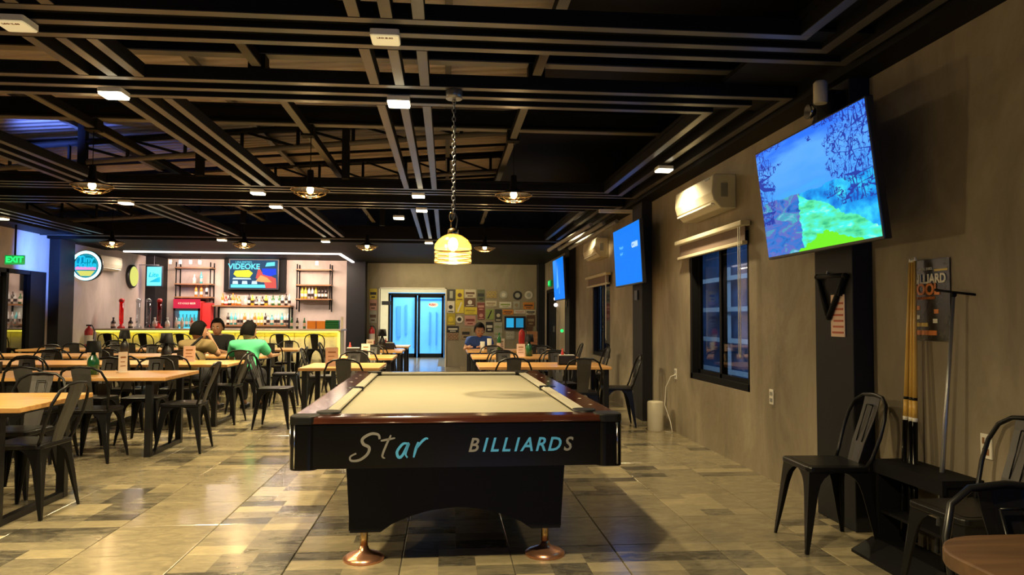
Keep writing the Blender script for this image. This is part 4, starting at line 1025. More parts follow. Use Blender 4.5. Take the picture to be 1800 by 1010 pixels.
# ================================================================= RIGHT WALL
def ac(y, lb, L_=1.05, x=XR, rz=0):
    r = tag(empty('air_conditioner', (x, y, 2.24), rz), lb, 'air conditioner'); h = L_/2
    P = [(-.0, .0), (-.14, .0), (-.205, .07), (-.225, .14), (-.215, .285), (-.19, .305), (0, .305)]
    MB().prism(P, -h, h, ax='y').obj('casing', 'acw', r, bevel=.01)
    MB().box((-.215, -h+.05, .035), (-.165, h-.05, .05)).obj('louver', 'white', r)
    MB().box((-.14, -h-.004, .10), (-.08, -h, .22)).obj('side_slot', 'greyw', r)
    MB().box((-.2235, -h+.06, .262), (-.2195, -h+.17, .275)).obj('badge', 'greyw', r)
    MB().tube([(-.05, h, .2), (-.05, h+.35, .21)], .035).obj('pipe', 'white', r)
ac(6.78, 'cream wall air conditioner above the nearer right window, below the ceiling edge'); ac(11.9, 'farther wall air conditioner above the second right window', 1.0)
ac(16.25, 'pale air conditioner on the left wall behind the round glowing sign', 1.0, XL, PI)
def blind(y0, y1, zt, zb, lb):
    r = tag(empty('roller_blind', (XR, 0, 0)), lb, 'blind')
    MB().box((-.10, y0, zt-.045), (-.01, y1, zt)).obj('cassette', 'acw', r, bevel=.008)
    MB().box((-.05, y0+.03, zb+.02), (-.045, y1-.03, zt-.04)).obj('fabric', 'fabric', r)
    MB().box((-.075, y0+.02, zb), (-.03, y1-.02, zb+.03)).obj('bottom_rail', 'acw', r, bevel=.004)
    MB().tube([(-.085, y0+.05, zt-.03), (-.085, y0+.05, .95), (-.075, y0+.08, .93), (-.085, y0+.09, .97), (-.085, y0+.09, zt-.03)], .004, 4).obj('cord_loop', 'white', r)
blind(5.93, 7.72, 2.09, 1.89, 'rolled-up brown roller blind over the nearer right window'); blind(11.15, 12.85, 1.99, 1.80, 'rolled-up brown roller blind over the second right window')
# televisions
def landscape():
    m = bpy.data.materials.new('landscape_picture'); m.use_nodes = True; nt = m.node_tree; L = nt.links.new
    b = nt.nodes['Principled BSDF']; b.inputs['Base Color'].default_value = (.01, .01, .01, 1); b.inputs['Roughness'].default_value = .6; b.inputs['Specular IOR Level'].default_value = .1
    tc = nt.nodes.new('ShaderNodeTexCoord'); sp = nt.nodes.new('ShaderNodeSeparateXYZ'); L(tc.outputs['Generated'], sp.inputs[0])
    # across the picture u = 1-y (left as seen), v = z
    u = nt.nodes.new('ShaderNodeMath'); u.operation = 'SUBTRACT'; u.inputs[0].default_value = 1; L(sp.outputs[1], u.inputs[1])
    cb = nt.nodes.new('ShaderNodeCombineXYZ'); L(u.outputs[0], cb.inputs[0]); L(sp.outputs[2], cb.inputs[1])
    def math_(op, a, c, clamp=False):
        x = nt.nodes.new('ShaderNodeMath'); x.operation = op; x.use_clamp = clamp
        for i, v in enumerate((a, c)):
            if isinstance(v, (int, float)): x.inputs[i].default_value = v
            else: L(v, x.inputs[i])
        return x.outputs[0]
    def ramp(f, els):
        r = nt.nodes.new('ShaderNodeValToRGB'); e = r.color_ramp.elements
        e[0].position = els[0][0]; e[0].color = (*els[0][1], 1); e[1].position = els[-1][0]; e[1].color = (*els[-1][1], 1)
        for p, c in els[1:-1]: k = e.new(p); k.color = (*c, 1)
        L(f, r.inputs[0]); return r.outputs[0]
    def mixc(f, a, c):
        x = nt.nodes.new('ShaderNodeMix'); x.data_type = 'RGBA'; L(f, x.inputs[0])
        for i, v in ((6, a), (7, c)):
            if isinstance(v, tuple): x.inputs[i].default_value = (*v, 1)
            else: L(v, x.inputs[i])
        return x.outputs[2]
    def noise(scale, det, sx=1, sy=1, dist=0):
        mp = nt.nodes.new('ShaderNodeMapping'); mp.inputs['Scale'].default_value = (sx, sy, 1); L(cb.outputs[0], mp.inputs[0])
        n = nt.nodes.new('ShaderNodeTexNoise'); n.inputs['Scale'].default_value = scale; n.inputs['Detail'].default_value = det; n.inputs['Distortion'].default_value = dist; L(mp.outputs[0], n.inputs[0]); return n.outputs[0]
    U, V = u.outputs[0], sp.outputs[2]
    sky = ramp(math_('ADD', V, math_('MULTIPLY', math_('SUBTRACT', noise(3, 5, 1, 3), .5), .5)), [(.3, (.03, .50, .85)), (.55, (.06, .33, .95)), (.8, (.10, .38, 1)), (1, (.02, .16, .9))])
    land = ramp(noise(6, 8, 1, 1.6, 1.5), [(.3, (.01, .05, .35)), (.42, (.02, .18, .6)), (.52, (.12, .13, .50)), (.62, (.04, .40, .50)), (.75, (.35, .5, .8))])
    # diagonal green bank
    d = math_('ADD', math_('ADD', math_('MULTIPLY', U, .8), V), math_('MULTIPLY', math_('SUBTRACT', noise(5, 6), .5), .35))
    bank = ramp(noise(9, 6, 1, 2), [(.3, (.02, .45, .20)), (.45, (.10, .75, .35)), (.6, (.05, .85, .8)), (.75, (.55, .95, .6))])
    horizon = math_('LESS_THAN', math_('ADD', V, math_('MULTIPLY', math_('SUBTRACT', noise(4, 6), .5), .22)), .50)
    far = ramp(noise(8, 7, 1.4, 1), [(.3, (.0, .12, .60)), (.5, (.01, .36, .85)), (.7, (.05, .72, .85))])
    ground = mixc(math_('GREATER_THAN', math_('ADD', U, math_('MULTIPLY', noise(7, 5), .2)), .50), land, far)
    isbank = math_('MULTIPLY', math_('GREATER_THAN', math_('ADD', U, math_('MULTIPLY', math_('SUBTRACT', noise(8, 4), .5), .2)), .38), math_('LESS_THAN', math_('ADD', math_('ADD', V, math_('MULTIPLY', U, .62)), math_('MULTIPLY', math_('SUBTRACT', noise(7, 6), .5), .22)), .72))
    ground = mixc(isbank, ground, bank)
    gb_ = math_('LESS_THAN', math_('ADD', math_('ADD', V, math_('MULTIPLY', noise(9, 6), .22)), math_('MULTIPLY', math_('ABSOLUTE', math_('SUBTRACT', U, .60), 0), .50)), .25)
    ground = mixc(gb_, ground, (.16, .80, .02))
    col = mixc(horizon, sky, ground)
    # branches in the upper corners
    mp = nt.nodes.new('ShaderNodeMapping'); mp.inputs['Scale'].default_value = (26, 12, 1); mp.inputs['Rotation'].default_value = (0, 0, .5)
    nn = nt.nodes.new('ShaderNodeTexNoise'); nn.inputs['Scale'].default_value = 5; L(cb.outputs[0], nn.inputs[0])
    vm = nt.nodes.new('ShaderNodeVectorMath'); vm.operation = 'MULTIPLY_ADD'; L(nn.outputs[1], vm.inputs[0]); vm.inputs[1].default_value = (.16, .16, 0); L(cb.outputs[0], vm.inputs[2]); L(vm.outputs[0], mp.inputs[0])
    vo = nt.nodes.new('ShaderNodeTexVoronoi'); vo.feature = 'DISTANCE_TO_EDGE'; vo.inputs['Scale'].default_value = 1.4; L(mp.outputs[0], vo.inputs[0])
    def lines(scale, sx, sy, w_, dist): return math_('LESS_THAN', math_('ABSOLUTE', math_('SUBTRACT', noise(scale, 2, sx, sy, dist), .5), 0), w_)
    twig = math_('MAXIMUM', math_('MAXIMUM', lines(9, 3.0, .7, .028, .5), lines(14, 1, 1.3, .018, 1.5)), lines(3.1, .7, 1.6, .012, .8))
    corner = math_('GREATER_THAN', math_('ADD', math_('MULTIPLY', math_('ABSOLUTE', math_('SUBTRACT', U, .42), 0), 2.0), math_('MULTIPLY', V, .35)), math_('ADD', .78, math_('MULTIPLY', math_('SUBTRACT', noise(6, 5), .5), 1.6)))
    tw = math_('MULTIPLY', twig, math_('MULTIPLY', corner, math_('GREATER_THAN', V, .30)))
    col = mixc(tw, col, (.015, .04, .35))
    L(col, b.inputs['Emission Color']); b.inputs['Emission Strength'].default_value = 1.15
    return m
def tv(y, z, hw, hh, tilt, xc, scr, lb, arm_x):
    r = tag(empty('television', (xc, y, z)), lb, 'television'); r.rotation_euler = (0, tilt, 0)
    MB().box((0, -hw, -hh), (.045, hw, hh)).obj('casing', 'dark', r, bevel=.006)
    MB().box((-.002, -hw+.012, -hh+.018), (0, hw-.012, hh-.012)).obj('screen', scr, r)
    MB().box((.045, -.2, -.15), (.06, .2, .15)).box((.06, -.03, -.03), (arm_x-xc+.03, .03, .03)).box((arm_x-xc-.02, -.12, -.15), (arm_x-xc+.02, .12, .15)).obj('bracket', 'black', r)
    return r
tv(4.245, 2.04, .68, .375, math.radians(-7), 2.19, landscape(), 'large tilted television with a blue and green landscape picture on the near right pillar', 2.40)
t2 = tv(9.10, 2.06, .68, .38, math.radians(-3), 2.27, 'bluescreen', 'television with a plain blue screen and small white text on the middle right pillar', 2.40)
M['scrtxt'] = emis('screen_text', (.55, .8, 1), 1.0); M['scrtxt2'] = emis('screen_text_dim', (.1, .45, 1), 1.1)
text('lettering', 'CONN', .09, 'scrtxt', t2, (-.004, -.42, .10), RW, bold=.004)
text('lettering', 'No signal', .05, 'scrtxt2', t2, (-.004, .25, .12), RW); text('lettering', 'input 2', .05, 'scrtxt2', t2, (-.004, .25, .04), RW)
t3 = tv(14.9, 2.07, .70, .43, math.radians(-3), 2.29, 'bluescreen', 'farthest television on the right wall with a blue screen and white streak', 2.38)
MB().prism([(-.05, -.1), (-.08, -.3), (-.02, -.3)], -.004, -.003, ax='x').prism([(.1, .3), (.0, -.15), (.3, -.2)], -.004, -.003, ax='x').obj('screen_image', 'scrtxt2', t3)
# unseen television added behind the camera: its blue screen colours the near floor and the table front
tb = tag(empty('television', (.9, -3.9, 1.75)), 'unseen television added on the wall behind the camera', 'television')
MB().box((-.7, -.04, -.42), (.7, .0, .42)).obj('casing', 'dark', tb); MB().box((-.68, 0, -.40), (.68, .004, .40)).obj('screen', emis('blue_screen_bright', (.02, .25, 1), 8), tb)

def outlet(y, z, lb, x=XR, dark=False):
    r = tag(empty('wall_outlet', (x, y, z)), lb, 'outlet')
    MB().box((-.008, -.036, -.058), (0, .036, .058)).obj('plate', 'white', r, bevel=.002)
    MB().box((-.011, -.02, .01), (-.007, -.008, .04)).box((-.011, .008, .01), (-.007, .02, .04)).box((-.011, -.02, -.04), (-.007, .02, -.01)).obj('socket', 'board' if dark else 'greyw', r)
    return r
outlet(5.58, .65, 'pale double wall outlet right of the nearer window'); outlet(8.0, .65, 'pale wall outlet with a white cable plugged in'); outlet(3.28, .66, 'pale wall outlet seen through the back of a chair, right wall', dark=True)
for y, x, lb in ((9.16, 2.42, 'small black switch box on the middle right pillar'), (14.6, 2.42, 'small black switch box on the far right pillar')):
    tag(MB().box((-.02, -.07, 1.5), (0, .07, 1.62)).obj('switch_box', 'dark', None, (x, y, 0)), lb, 'switch')
tag(MB().lathe([(.088, 0), (.09, .01), (.09, .315), (.084, .33), (.03, .333)], n=28).obj('white_canister', 'acw', None, (2.36, 8.16, 0)), 'cream cylindrical canister on the floor beside the middle pillar', 'canister')
tag(MB().tube([(2.545, 8.0, .64), (2.50, 8.03, .62), (2.46, 8.08, .5), (2.45, 8.1, .3), (2.49, 8.02, .12), (2.5, 7.98, .008), (2.44, 8.04, .006)], .005).obj('cable', 'white'), 'white cable drooping from the wall outlet to the canister', 'cable')
# rack triangle and tag on the near pillar
tr = tag(empty('rack_triangle', (2.40, 4.40, 1.40)), 'black plastic billiard rack triangle hanging on the near right pillar', 'rack triangle')
A, B_, D_ = (.165, .13), (-.165, .12), (.03, -.13)
def tri(p, q): return MB().tube([(0, p[0], p[1]), (0, q[0], q[1])], .017, 6)
mb = MB()
for p, q in ((A, B_), (B_, D_), (D_, A)): mb.tube([(0, p[0], p[1]), (0, q[0], q[1])], .018, 6)
for p in (A, B_, D_): mb.ball((0, p[0], p[1]), .020, 8)
mb.obj('frame', 'black', tr)
MB().prism([(-.15, .11), (.04, .12), (.04, .04), (-.11, .0)], -.012, .012, ax='x').obj('plastic_bracket', 'black', tr)
MB().tube([(0, .06, .12), (.01, .06, .16), (.02, .06, .14)], .006).obj('hook', 'grey', tr)
tg = tag(empty('paper_tag', (2.418, 4.36, 1.28)), 'pale paper notice on the near pillar behind the rack triangle', 'notice')
MB().box((-.004, -.09, -.13), (0, .07, .13)).obj('sheet', 'pink', tg)
mb = MB()
for k in range(6): mb.box((-.006, -.075, -.11+k*.036), (-.004, .055-.01*(k % 3), -.098+k*.036))
mb.obj('print', mat('ink_red', (.45, .10, .06), .6), tg)
# billiard poster
bp_ = tag(empty('billiard_poster', (XR-.004, 3.66, 1.36)), 'dark poster headed BILLIARD POOL on the right wall behind the cues', 'poster')
MB().box((-.004, -.155, -.215), (0, .155, .215)).obj('sheet', mat('poster_black', (.025, .022, .018), .25, var=.6, vscale=9), bp_)
M['pw'] = mat('ink_white', (.75, .72, .6), .4); M['po'] = mat('ink_orange', (.65, .2, .04), .4); M['py'] = mat('ink_yellow', (.7, .5, .08), .4)
text('lettering', 'BILLIARD', .068, 'pw', bp_, (-.006, .0, .11), RW, sx=.95, bold=.002); text('lettering', 'POOL', .085, 'po', bp_, (-.006, .035, .055), RW, bold=.003)
text('lettering', 'BREAK POOL', .02, 'pw', bp_, (-.006, .03, .165), RW); text('lettering', 'TOURNAMENT', .022, 'po', bp_, (-.006, .03, .01), RW)
MB().box((-.006, -.05, -.185), (-.004, .12, -.16)).obj('orange_bar', 'po', bp_)
for q in (((-.006, -.14, .15), (-.004, -.04, .16)), ((-.006, .02, -.14), (-.004, .13, -.12))): MB().box(*q).obj('yellow_streak', 'py', bp_)
for yy, zz, m_ in ((.10, -.04, 'po'), (.10, -.09, 'pw'), (-.05, -.06, 'po'), (-.04, -.11, 'pw')): MB().cbox((-.005, yy, zz), (.002, .035, .022)).obj('icon', m_, bp_)
# cue rack and cues
ck = tag(empty('cue_rack', (2.42, 3.55, 0)), 'black floor rack holding the billiard cues against the right wall', 'cue rack')
MB().box((-.10, -.27, .47), (.11, .29, .50)).box((-.10, -.27, .43), (-.08, .29, .47)).obj('top_plate', 'black', ck)
for y in (-.26, .26): MB().box((-.09, y, .03), (.11, y+.025, .47)).obj('side_panel', 'black', ck)
MB().prism([(-.22, 0), (.11, 0), (.11, .05), (-.10, .08), (-.22, .015)], -.29, .31, ax='y').obj('base', 'black', ck)
MB().box((-.08, -.235, .22), (.1, .26, .235)).obj('lower_plate', 'black', ck)
def cue(x, y, x2, y2, z2, lb):
    r = tag(empty('pool_cue', (x, y, .10)), lb, 'cue', 'billiard cues in the rack')
    v = Vector((x2-x, y2-y, z2-.10)); L_ = v.length; r.rotation_euler = v.to_track_quat('Z', 'Y').to_euler()
    MB().lathe([(.013, 0), (.015, .05), (.0138, .62)], n=10).obj('butt', 'pool', r); MB().lathe([(.0138, .62), (.0138, .64)], n=10).obj('ring', 'white', r)
    MB().lathe([(.0137, .64), (.0128, .73)], n=10).obj('forearm', 'cuewood', r); MB().lathe([(.0129, .73), (.0129, .745)], n=10).obj('joint', 'pool', r)
    MB().lathe([(.0127, .745), (.0075, L_-.02)], n=10).obj('shaft', 'cuewood', r); MB().lathe([(.0075, L_-.02), (.007, L_)], n=10).obj('tip', 'white', r)
cue(2.44, 3.78, 2.50, 3.755, 1.585, 'yellow wooden billiard cue, left of the three in the rack'); cue(2.44, 3.71, 2.50, 3.735, 1.585, 'yellow wooden billiard cue with black butt, middle of the three'); cue(2.44, 3.67, 2.50, 3.715, 1.59, 'yellow wooden billiard cue, right of the three in the rack')
br = tag(empty('bridge_stick', (2.44, 3.50, .10)), 'pale mechanical bridge stick with a black crossbar head leaning on the right wall', 'bridge stick')
v = Vector((2.50-2.44, 3.42-3.50, 1.28)); br.rotation_euler = v.to_track_quat('Z', 'Y').to_euler(); L_ = v.length
MB().lathe([(.013, 0), (.012, .5), (.008, L_)], n=8).obj('shaft', 'grey', br)
MB().tube([(-.01, -.10, L_+.005), (0, 0, L_+.012), (-.01, .085, L_+.02)], .006).ball((0, 0, L_), .014, 8).obj('crossbar', 'black', br)
# emergency light on the near pillar
em = tag(empty('emergency_light', (2.34, 4.30, 2.52)), 'white cylinder and round lamp emergency light above the large television', 'emergency light')
MB().box((-.02, -.07, -.02), (.1, .10, .14)).obj('box', 'black', em, bevel=.01)
MB().lathe([(.038, .06), (.042, .07), (.042, .185), (.03, .20)], (-.06, -.03, 0), n=20).obj('cylinder', 'acw', em)
MB().lathe([(.045, -.02), (.045, .0), (.02, .03)], (-.085, .05, .03), n=20, axis='x').obj('lamp_head', 'chrome', em)
MB().tube([(-.02, .12, .02), (-.03, .14, -.03), (-.01, .13, -.1)], .006).obj('bracket', 'grey', em)
# ducts and pipes near the ceiling
tag(MB().box((2.0, 9.46, 2.66), (2.54, 9.54, 2.70)).obj('ceiling_pipe', 'acw'), 'pale flat duct crossing to the right wall above the middle television', 'duct')
for k, (x, y) in enumerate(((1.75, 11.6), (1.9, 11.4), (2.05, 11.2))):
    tag(MB().tube([(x, y+.9, 2.44), (x+.1, y+.3, 2.50), (x+.25, y-.3, 2.58), (x+.4, y-.8, 2.67)], .035).obj('flexible_pipe', 'greyw'), 'grey sloping pipe under the ceiling by the right wall, %s of three' % ['left', 'middle', 'right'][k], 'pipe')

# ================================================================= POSTERS ON THE BACK WALL
PC = {'dkgrey': (.05, .05, .04), 'yellow': (.60, .47, .04), 'cream': (.55, .49, .34), 'olive': (.10, .11, .05), 'brown': (.12, .06, .03), 'white': (.62, .58, .46), 'maroon': (.20, .05, .04), 'mustard': (.38, .30, .03),
      'pink': (.50, .26, .20), 'pale': (.36, .36, .28), 'orange': (.60, .22, .03), 'black': (.02, .02, .02), 'green': (.25, .32, .08), 'tan': (.30, .22, .12)}
for k, c in PC.items(): M['p_'+k] = mat('poster_'+k, c, .5, var=.12, vscale=12)
def wx(cx): return -.070+.001637*cx
def wz(cy): return 2.15-.001631*cy
PO = [((60,80,180,255),'dkgrey','pale','box','dark grey poster with a pale oblong, top row first from the doorway'), ((195,80,315,260),'yellow','brown','dot','yellow and brown portrait poster, top row second from the doorway'),
 ((335,80,510,210),'cream','brown','bar','cream sign with a brown banner, top row third'), ((535,80,655,270),'olive','black','bar','dark olive sign with a black bar, top row fourth'),
 ((680,95,855,220),'tan','yellow','ring','tan sign with yellow ring, top row fifth'), ((900,90,1020,230),'pale','white','disc','pale round tin badge, leftmost round one in the top row'), ((1110,95,1260,240),'black','pale','disc','black round badge with pale centre, middle round one in the top row'),
 ((1300,95,1435,225),'white','pale','disc','light round globe badge, last in the top row'), ((55,270,170,455),'white','black','dot','white poster with a black oval beside the doorway'), ((190,260,320,460),'yellow','white','diag','yellow poster with a white diagonal bottle'),
 ((335,220,505,350),'brown','white','dot','dark brown sign with a white motif under the cream sign'), ((540,290,655,425),'maroon','pink','bar','maroon sign under the dark olive one'), ((670,260,845,345),'cream','tan','bar','cream strip sign below the tan ring sign'),
 ((895,275,1085,370),'white','green','bar','pale green number plate sign'), ((1120,265,1220,390),'pale','tan','dot','dull grey small sign above the white plate'), ((1280,280,1450,390),'orange','brown','bar','orange arched sign at the far right'),
 ((335,365,530,480),'yellow','mustard','bar','yellow wide plate in the third column'), ((45,465,185,650),'mustard','yellow','dot','mustard poster under the white oval poster'), ((195,480,310,640),'white','black','disc','white round bottle-cap sign in the second column'),
 ((340,500,510,660),'pink','maroon','bar','pink poster left of the man in blue'), ((545,430,655,560),'maroon','pink','dot','maroon poster with pink motif over the man in blue'), ((680,395,800,560),'green','black','diag','pale green and black picture beside the bell picture'),
 ((825,395,930,590),'dkgrey','cream','dot','dark framed picture with a cream bell shape'), ((950,400,1115,478),'orange','brown','bar','orange strip sign above the wall screen'), ((1130,405,1310,460),'white','pink','bar','white strip sign with pink lettering above the wall screen'),
 ((1320,400,1480,480),'cream','black','bar','cream licence plate with black numerals at the far right'), ((1340,490,1465,660),'brown','tan','bar','dark brown sign right of the wall screen'), ((60,670,240,770),'black','white','bar','black sign with a white badge near the doorway, bottom rows'),
 ((60,775,240,890),'tan','maroon','ring','tan and maroon ring-pattern sign, lowest beside the doorway'), ((285,700,430,880),'tan','black','bar','brown sign with black bars behind the elbow of the man in blue'), ((680,600,790,760),'black','white','bar','black framed sign right of the head of the man in blue'),
 ((810,610,940,860),'pale','green','ring','pale olive poster with leafy rings left of the wall screen'), ((1000,740,1140,880),'pale','white','ring','grey speckled poster below the wall screen'), ((1330,670,1430,900),'brown','tan','dot','narrow brown poster at the far right bottom')]
def poster(x0, x1, z0, z1, y, c1, c2, style, lb):
    cx, cz = (x0+x1)/2, (z0+z1)/2; hw, hh = (x1-x0)/2+.004, (z1-z0)/2+.002
    r = tag(empty('wall_poster', (cx, y, cz)), lb, 'poster')
    if style == 'disc': MB().lathe([(min(hw, hh), -.012), (min(hw, hh), 0)], n=24, axis='y').obj('sheet', 'p_'+c1, r); MB().lathe([(min(hw, hh)*.55, -.014), (min(hw, hh)*.55, -.011)], n=16, axis='y').obj('print', 'p_'+c2, r); return
    MB().box((-hw, -.01, -hh), (hw, 0, hh)).obj('sheet', 'p_'+c1, r)
    mb = MB()
    if style == 'box': mb.box((-hw*.4, -.012, -hh*.6), (hw*.4, -.01, hh*.7))
    if style == 'bar': mb.box((-hw*.8, -.012, -hh*.15), (hw*.8, -.01, hh*.35)).box((-hw*.5, -.012, -hh*.7), (hw*.5, -.01, -hh*.45))
    if style == 'dot': mb.lathe([(min(hw, hh)*.55, -.012), (min(hw, hh)*.55, -.01)], n=14, axis='y').box((-hw*.7, -.012, -hh*.85), (hw*.7, -.01, -hh*.68))
    if style == 'diag': mb.prism([(-hw*.7, -hh*.8), (-hw*.3, -hh*.8), (hw*.6, hh*.7), (hw*.3, hh*.8)], -.012, -.01, ax='y')
    if style == 'ring':
        for k in range(3):
            for j in range(2): mb.tube([((k-1)*hw*.6+hw*.22*math.cos(t), -.011, (j-.5)*hh*.9+hw*.22*math.sin(t)) for t in [2*PI*i/10 for i in range(10)]], .006, 4, closed=True)
    mb.obj('print', 'p_'+c2, r)
for (a, b, c, d), c1, c2, stl, lb in PO: poster(wx(a), wx(c), wz(d), wz(b), YB, c1, c2, stl, lb)
for z0, z1, c1, c2, lb in ((1.75, 2.02, 'yellow', 'black', 'bright yellow poster at the top left of the doorway'), (1.46, 1.74, 'pink', 'brown', 'peach poster in the middle of the strip left of the doorway'), (1.14, 1.45, 'pale', 'brown', 'grey patterned poster at the bottom of the strip left of the doorway')):
    poster(-1.985, -1.80, z0, z1, YB, c1, c2, 'bar', lb)
ws = tag(empty('wall_screen', (1.80, YB-.03, 1.15)), 'black wall screen with two cyan panels among the posters', 'screen')
MB().box((-.275, -.02, -.175), (.275, .03, .175)).obj('casing', 'dark', ws, bevel=.005)
for x0, x1, m_ in ((-.225, -.03, (.03, .42, .75)), (.03, .225, (.02, .25, .45))): MB().box((x0, -.024, -.12), (x1, -.02, .125)).obj('screen_panel', emis('panel_cyan', m_, .9), ws)
sg = tag(empty('door_sticker', (-.42, 23.895, 1.70)), 'white oval sticker with red letters on the right glass door leaf', 'sticker')
MB().prism([(.16*math.cos(t), .08*math.sin(t)) for t in [2*PI*k/16 for k in range(16)]], -.006, -.002, ax='y').obj('oval', 'white', sg); text('lettering', 'PUSH', .09, 'redl', sg, (-.04, -.008, 0), bold=.003)
ds = tag(empty('room_sign', (-1.93, 23.895, 1.75)), 'small dark sign on the cream wall left of the glass doors', 'sign')
MB().box((-.14, -.01, -.06), (.14, 0, .06)).obj('plate', 'dark', ds)
for zz in (1.72, 1.58): tag(MB().ball((2.51, 16.75, zz), .045, 8).obj('globe_light', emis('globe', (1, .85, .75), 3)), 'small lit globe beside the far black door, %s one' % ('upper' if zz > 1.6 else 'lower'), 'light')
tag(MB().ball((2.52, 15.9, 1.0), .035, 8).obj('green_indicator', 'green'), 'small green indicator light low on the far right wall', 'light')

# ================================================================= PEOPLE
def skin_mesh(chains, sub=2):
    """chains: list of [(pos, radius)...] or dict of joints; returns a mesh grown around the connected joints"""
    bm = bmesh.new(); lay = bm.verts.layers.skin.verify(); seen = {}
    for ci, chain in enumerate(chains):
        prev = None
        for p, r in chain:
            key = (round(p[0], 4), round(p[1], 4), round(p[2], 4))
            if key in seen: v = seen[key]
            else:
                v = bm.verts.new(p); seen[key] = v
                v[lay].radius = (r, r) if not isinstance(r, tuple) else r
            if prev and prev is not v and not bm.edges.get((prev, v)): bm.edges.new((prev, v))
            prev = v
    # one root per island
    done = set()
    for v in bm.verts:
        if v in done: continue
        v[lay].use_root = True; st_ = [v]
        while st_:
            a = st_.pop()
            if a in done: continue
            done.add(a)
            for e in a.link_edges: st_.append(e.other_vert(a))
    me = bpy.data.meshes.new('tmp'); bm.to_mesh(me); bm.free()
    o = bpy.data.objects.new('tmp', me); C.objects.link(o)
    o.modifiers.new('s', 'SKIN').use_smooth_shade = True
    ss = o.modifiers.new('d', 'SUBSURF'); ss.levels = sub; ss.render_levels = sub
    bpy.context.view_layer.update()
    out = bpy.data.meshes.new_from_object(o.evaluated_get(bpy.context.evaluated_depsgraph_get()))
    bpy.data.objects.remove(o)
    for p in out.polygons: p.use_smooth = True
    return out
def hand(w, d, side):
    """palm and five fingers from wrist w along direction d"""
    d = Vector(d).normalized(); up = Vector((0, 0, 1)); lat = d.cross(up).normalized()*side; w = Vector(w)
    ch = [[(tuple(w), .024), (tuple(w+d*.045), (.036, .020)), (tuple(w+d*.085), (.038, .016))]]
    for k, ln in enumerate((.062, .072, .066, .05)):
        b = w+d*.07+lat*(-.027+.018*k)
        ch.append([(tuple(b), .009), (tuple(b+d*ln*.5+up*.004), .0085), (tuple(b+d*ln-up*.014), .007)])
    b = w+d*.03-lat*.03
    ch.append([(tuple(b), .011), (tuple(b-lat*.02+d*.03), .010), (tuple(b-lat*.025+d*.055-up*.008), .008)])
    return ch
def head_mb(c, yaw, pitch):
    mb = MB(); n, m_ = 12, 16; vs = []
    Rm = Matrix.Rotation(yaw, 3, 'Z') @ Matrix.Rotation(pitch, 3, 'X')
    def tr_(p): q = Rm @ Vector(p); return (q.x+c[0], q.y+c[1], q.z+c[2])
    for j in range(n+1):
        t = -PI/2+PI*j/n; z = math.sin(t)
        for k in range(m_):
            a = 2*PI*k/m_; rx = .074*math.cos(t); ry = .092*math.cos(t)
            if z < 0: rx *= 1-.22*(-z); ry *= 1-.05*(-z)
            x, y, zz = rx*math.cos(a), ry*math.sin(a), z*.115
            if y > .05 and z < .0: y += .010*(-z)
            vs.append(tr_((x, y, zz)))
    fs = [(j*m_+k, j*m_+(k+1) % m_, (j+1)*m_+(k+1) % m_, (j+1)*m_+k) for j in range(n) for k in range(m_)]
    mb.add(vs, fs, 0, True)
    mb.add([tr_(p) for p in ((-.008, .086, .015), (.008, .086, .015), (-.016, .09, -.022), (.016, .09, -.022), (0, .112, -.018), (0, .09, -.03))], [(0, 1, 4), (0, 4, 2), (1, 3, 4), (2, 4, 5), (4, 3, 5)], 0, True)
    for s in (-1, 1):
        mb.ball(tr_((s*.030, .083, .008)), .011, 6, 1); mb.ball(tr_((s*.030, .092, .008)), .006, 5, 2); mb.ball(tr_((s*.077, -.005, -.005)), .020, 6, 0, (.4, .8, 1.2))
        mb.tube([tr_((s*.016, .092, .030)), tr_((s*.042, .084, .031))], .0035, 4, 2)
    mb.tube([tr_((-.022, .088, -.052)), tr_((0, .096, -.053)), tr_((.022, .088, -.052))], .0045, 4, 3)
    hb = MB(); vs = []; nn = 8
    for j in range(nn+1):
        t = -.35+(PI/2+.35)*j/nn
        for k in range(m_):
            a = 2*PI*k/m_; f = 1.0
            back = math.sin(a) < .35
            tt = t if back else max(t, .62)
            wob = 1+.03*math.sin(5*a+j)
            vs.append(tr_((.094*math.cos(tt)*math.cos(a)*wob, .112*math.cos(tt)*math.sin(a)*wob-.010, .142*math.sin(tt)+.004)))
    hb.add(vs, [(j*m_+k, j*m_+(k+1) % m_, (j+1)*m_+(k+1) % m_, (j+1)*m_+k) for j in range(nn) for k in range(m_)], 0, True)
    return mb, hb
M['eyew'] = mat('eye_white', (.7, .68, .65), .3); M['eyed'] = mat('eye_dark', (.01, .008, .006), .3); M['lip'] = mat('lip', (.30, .10, .08), .5)
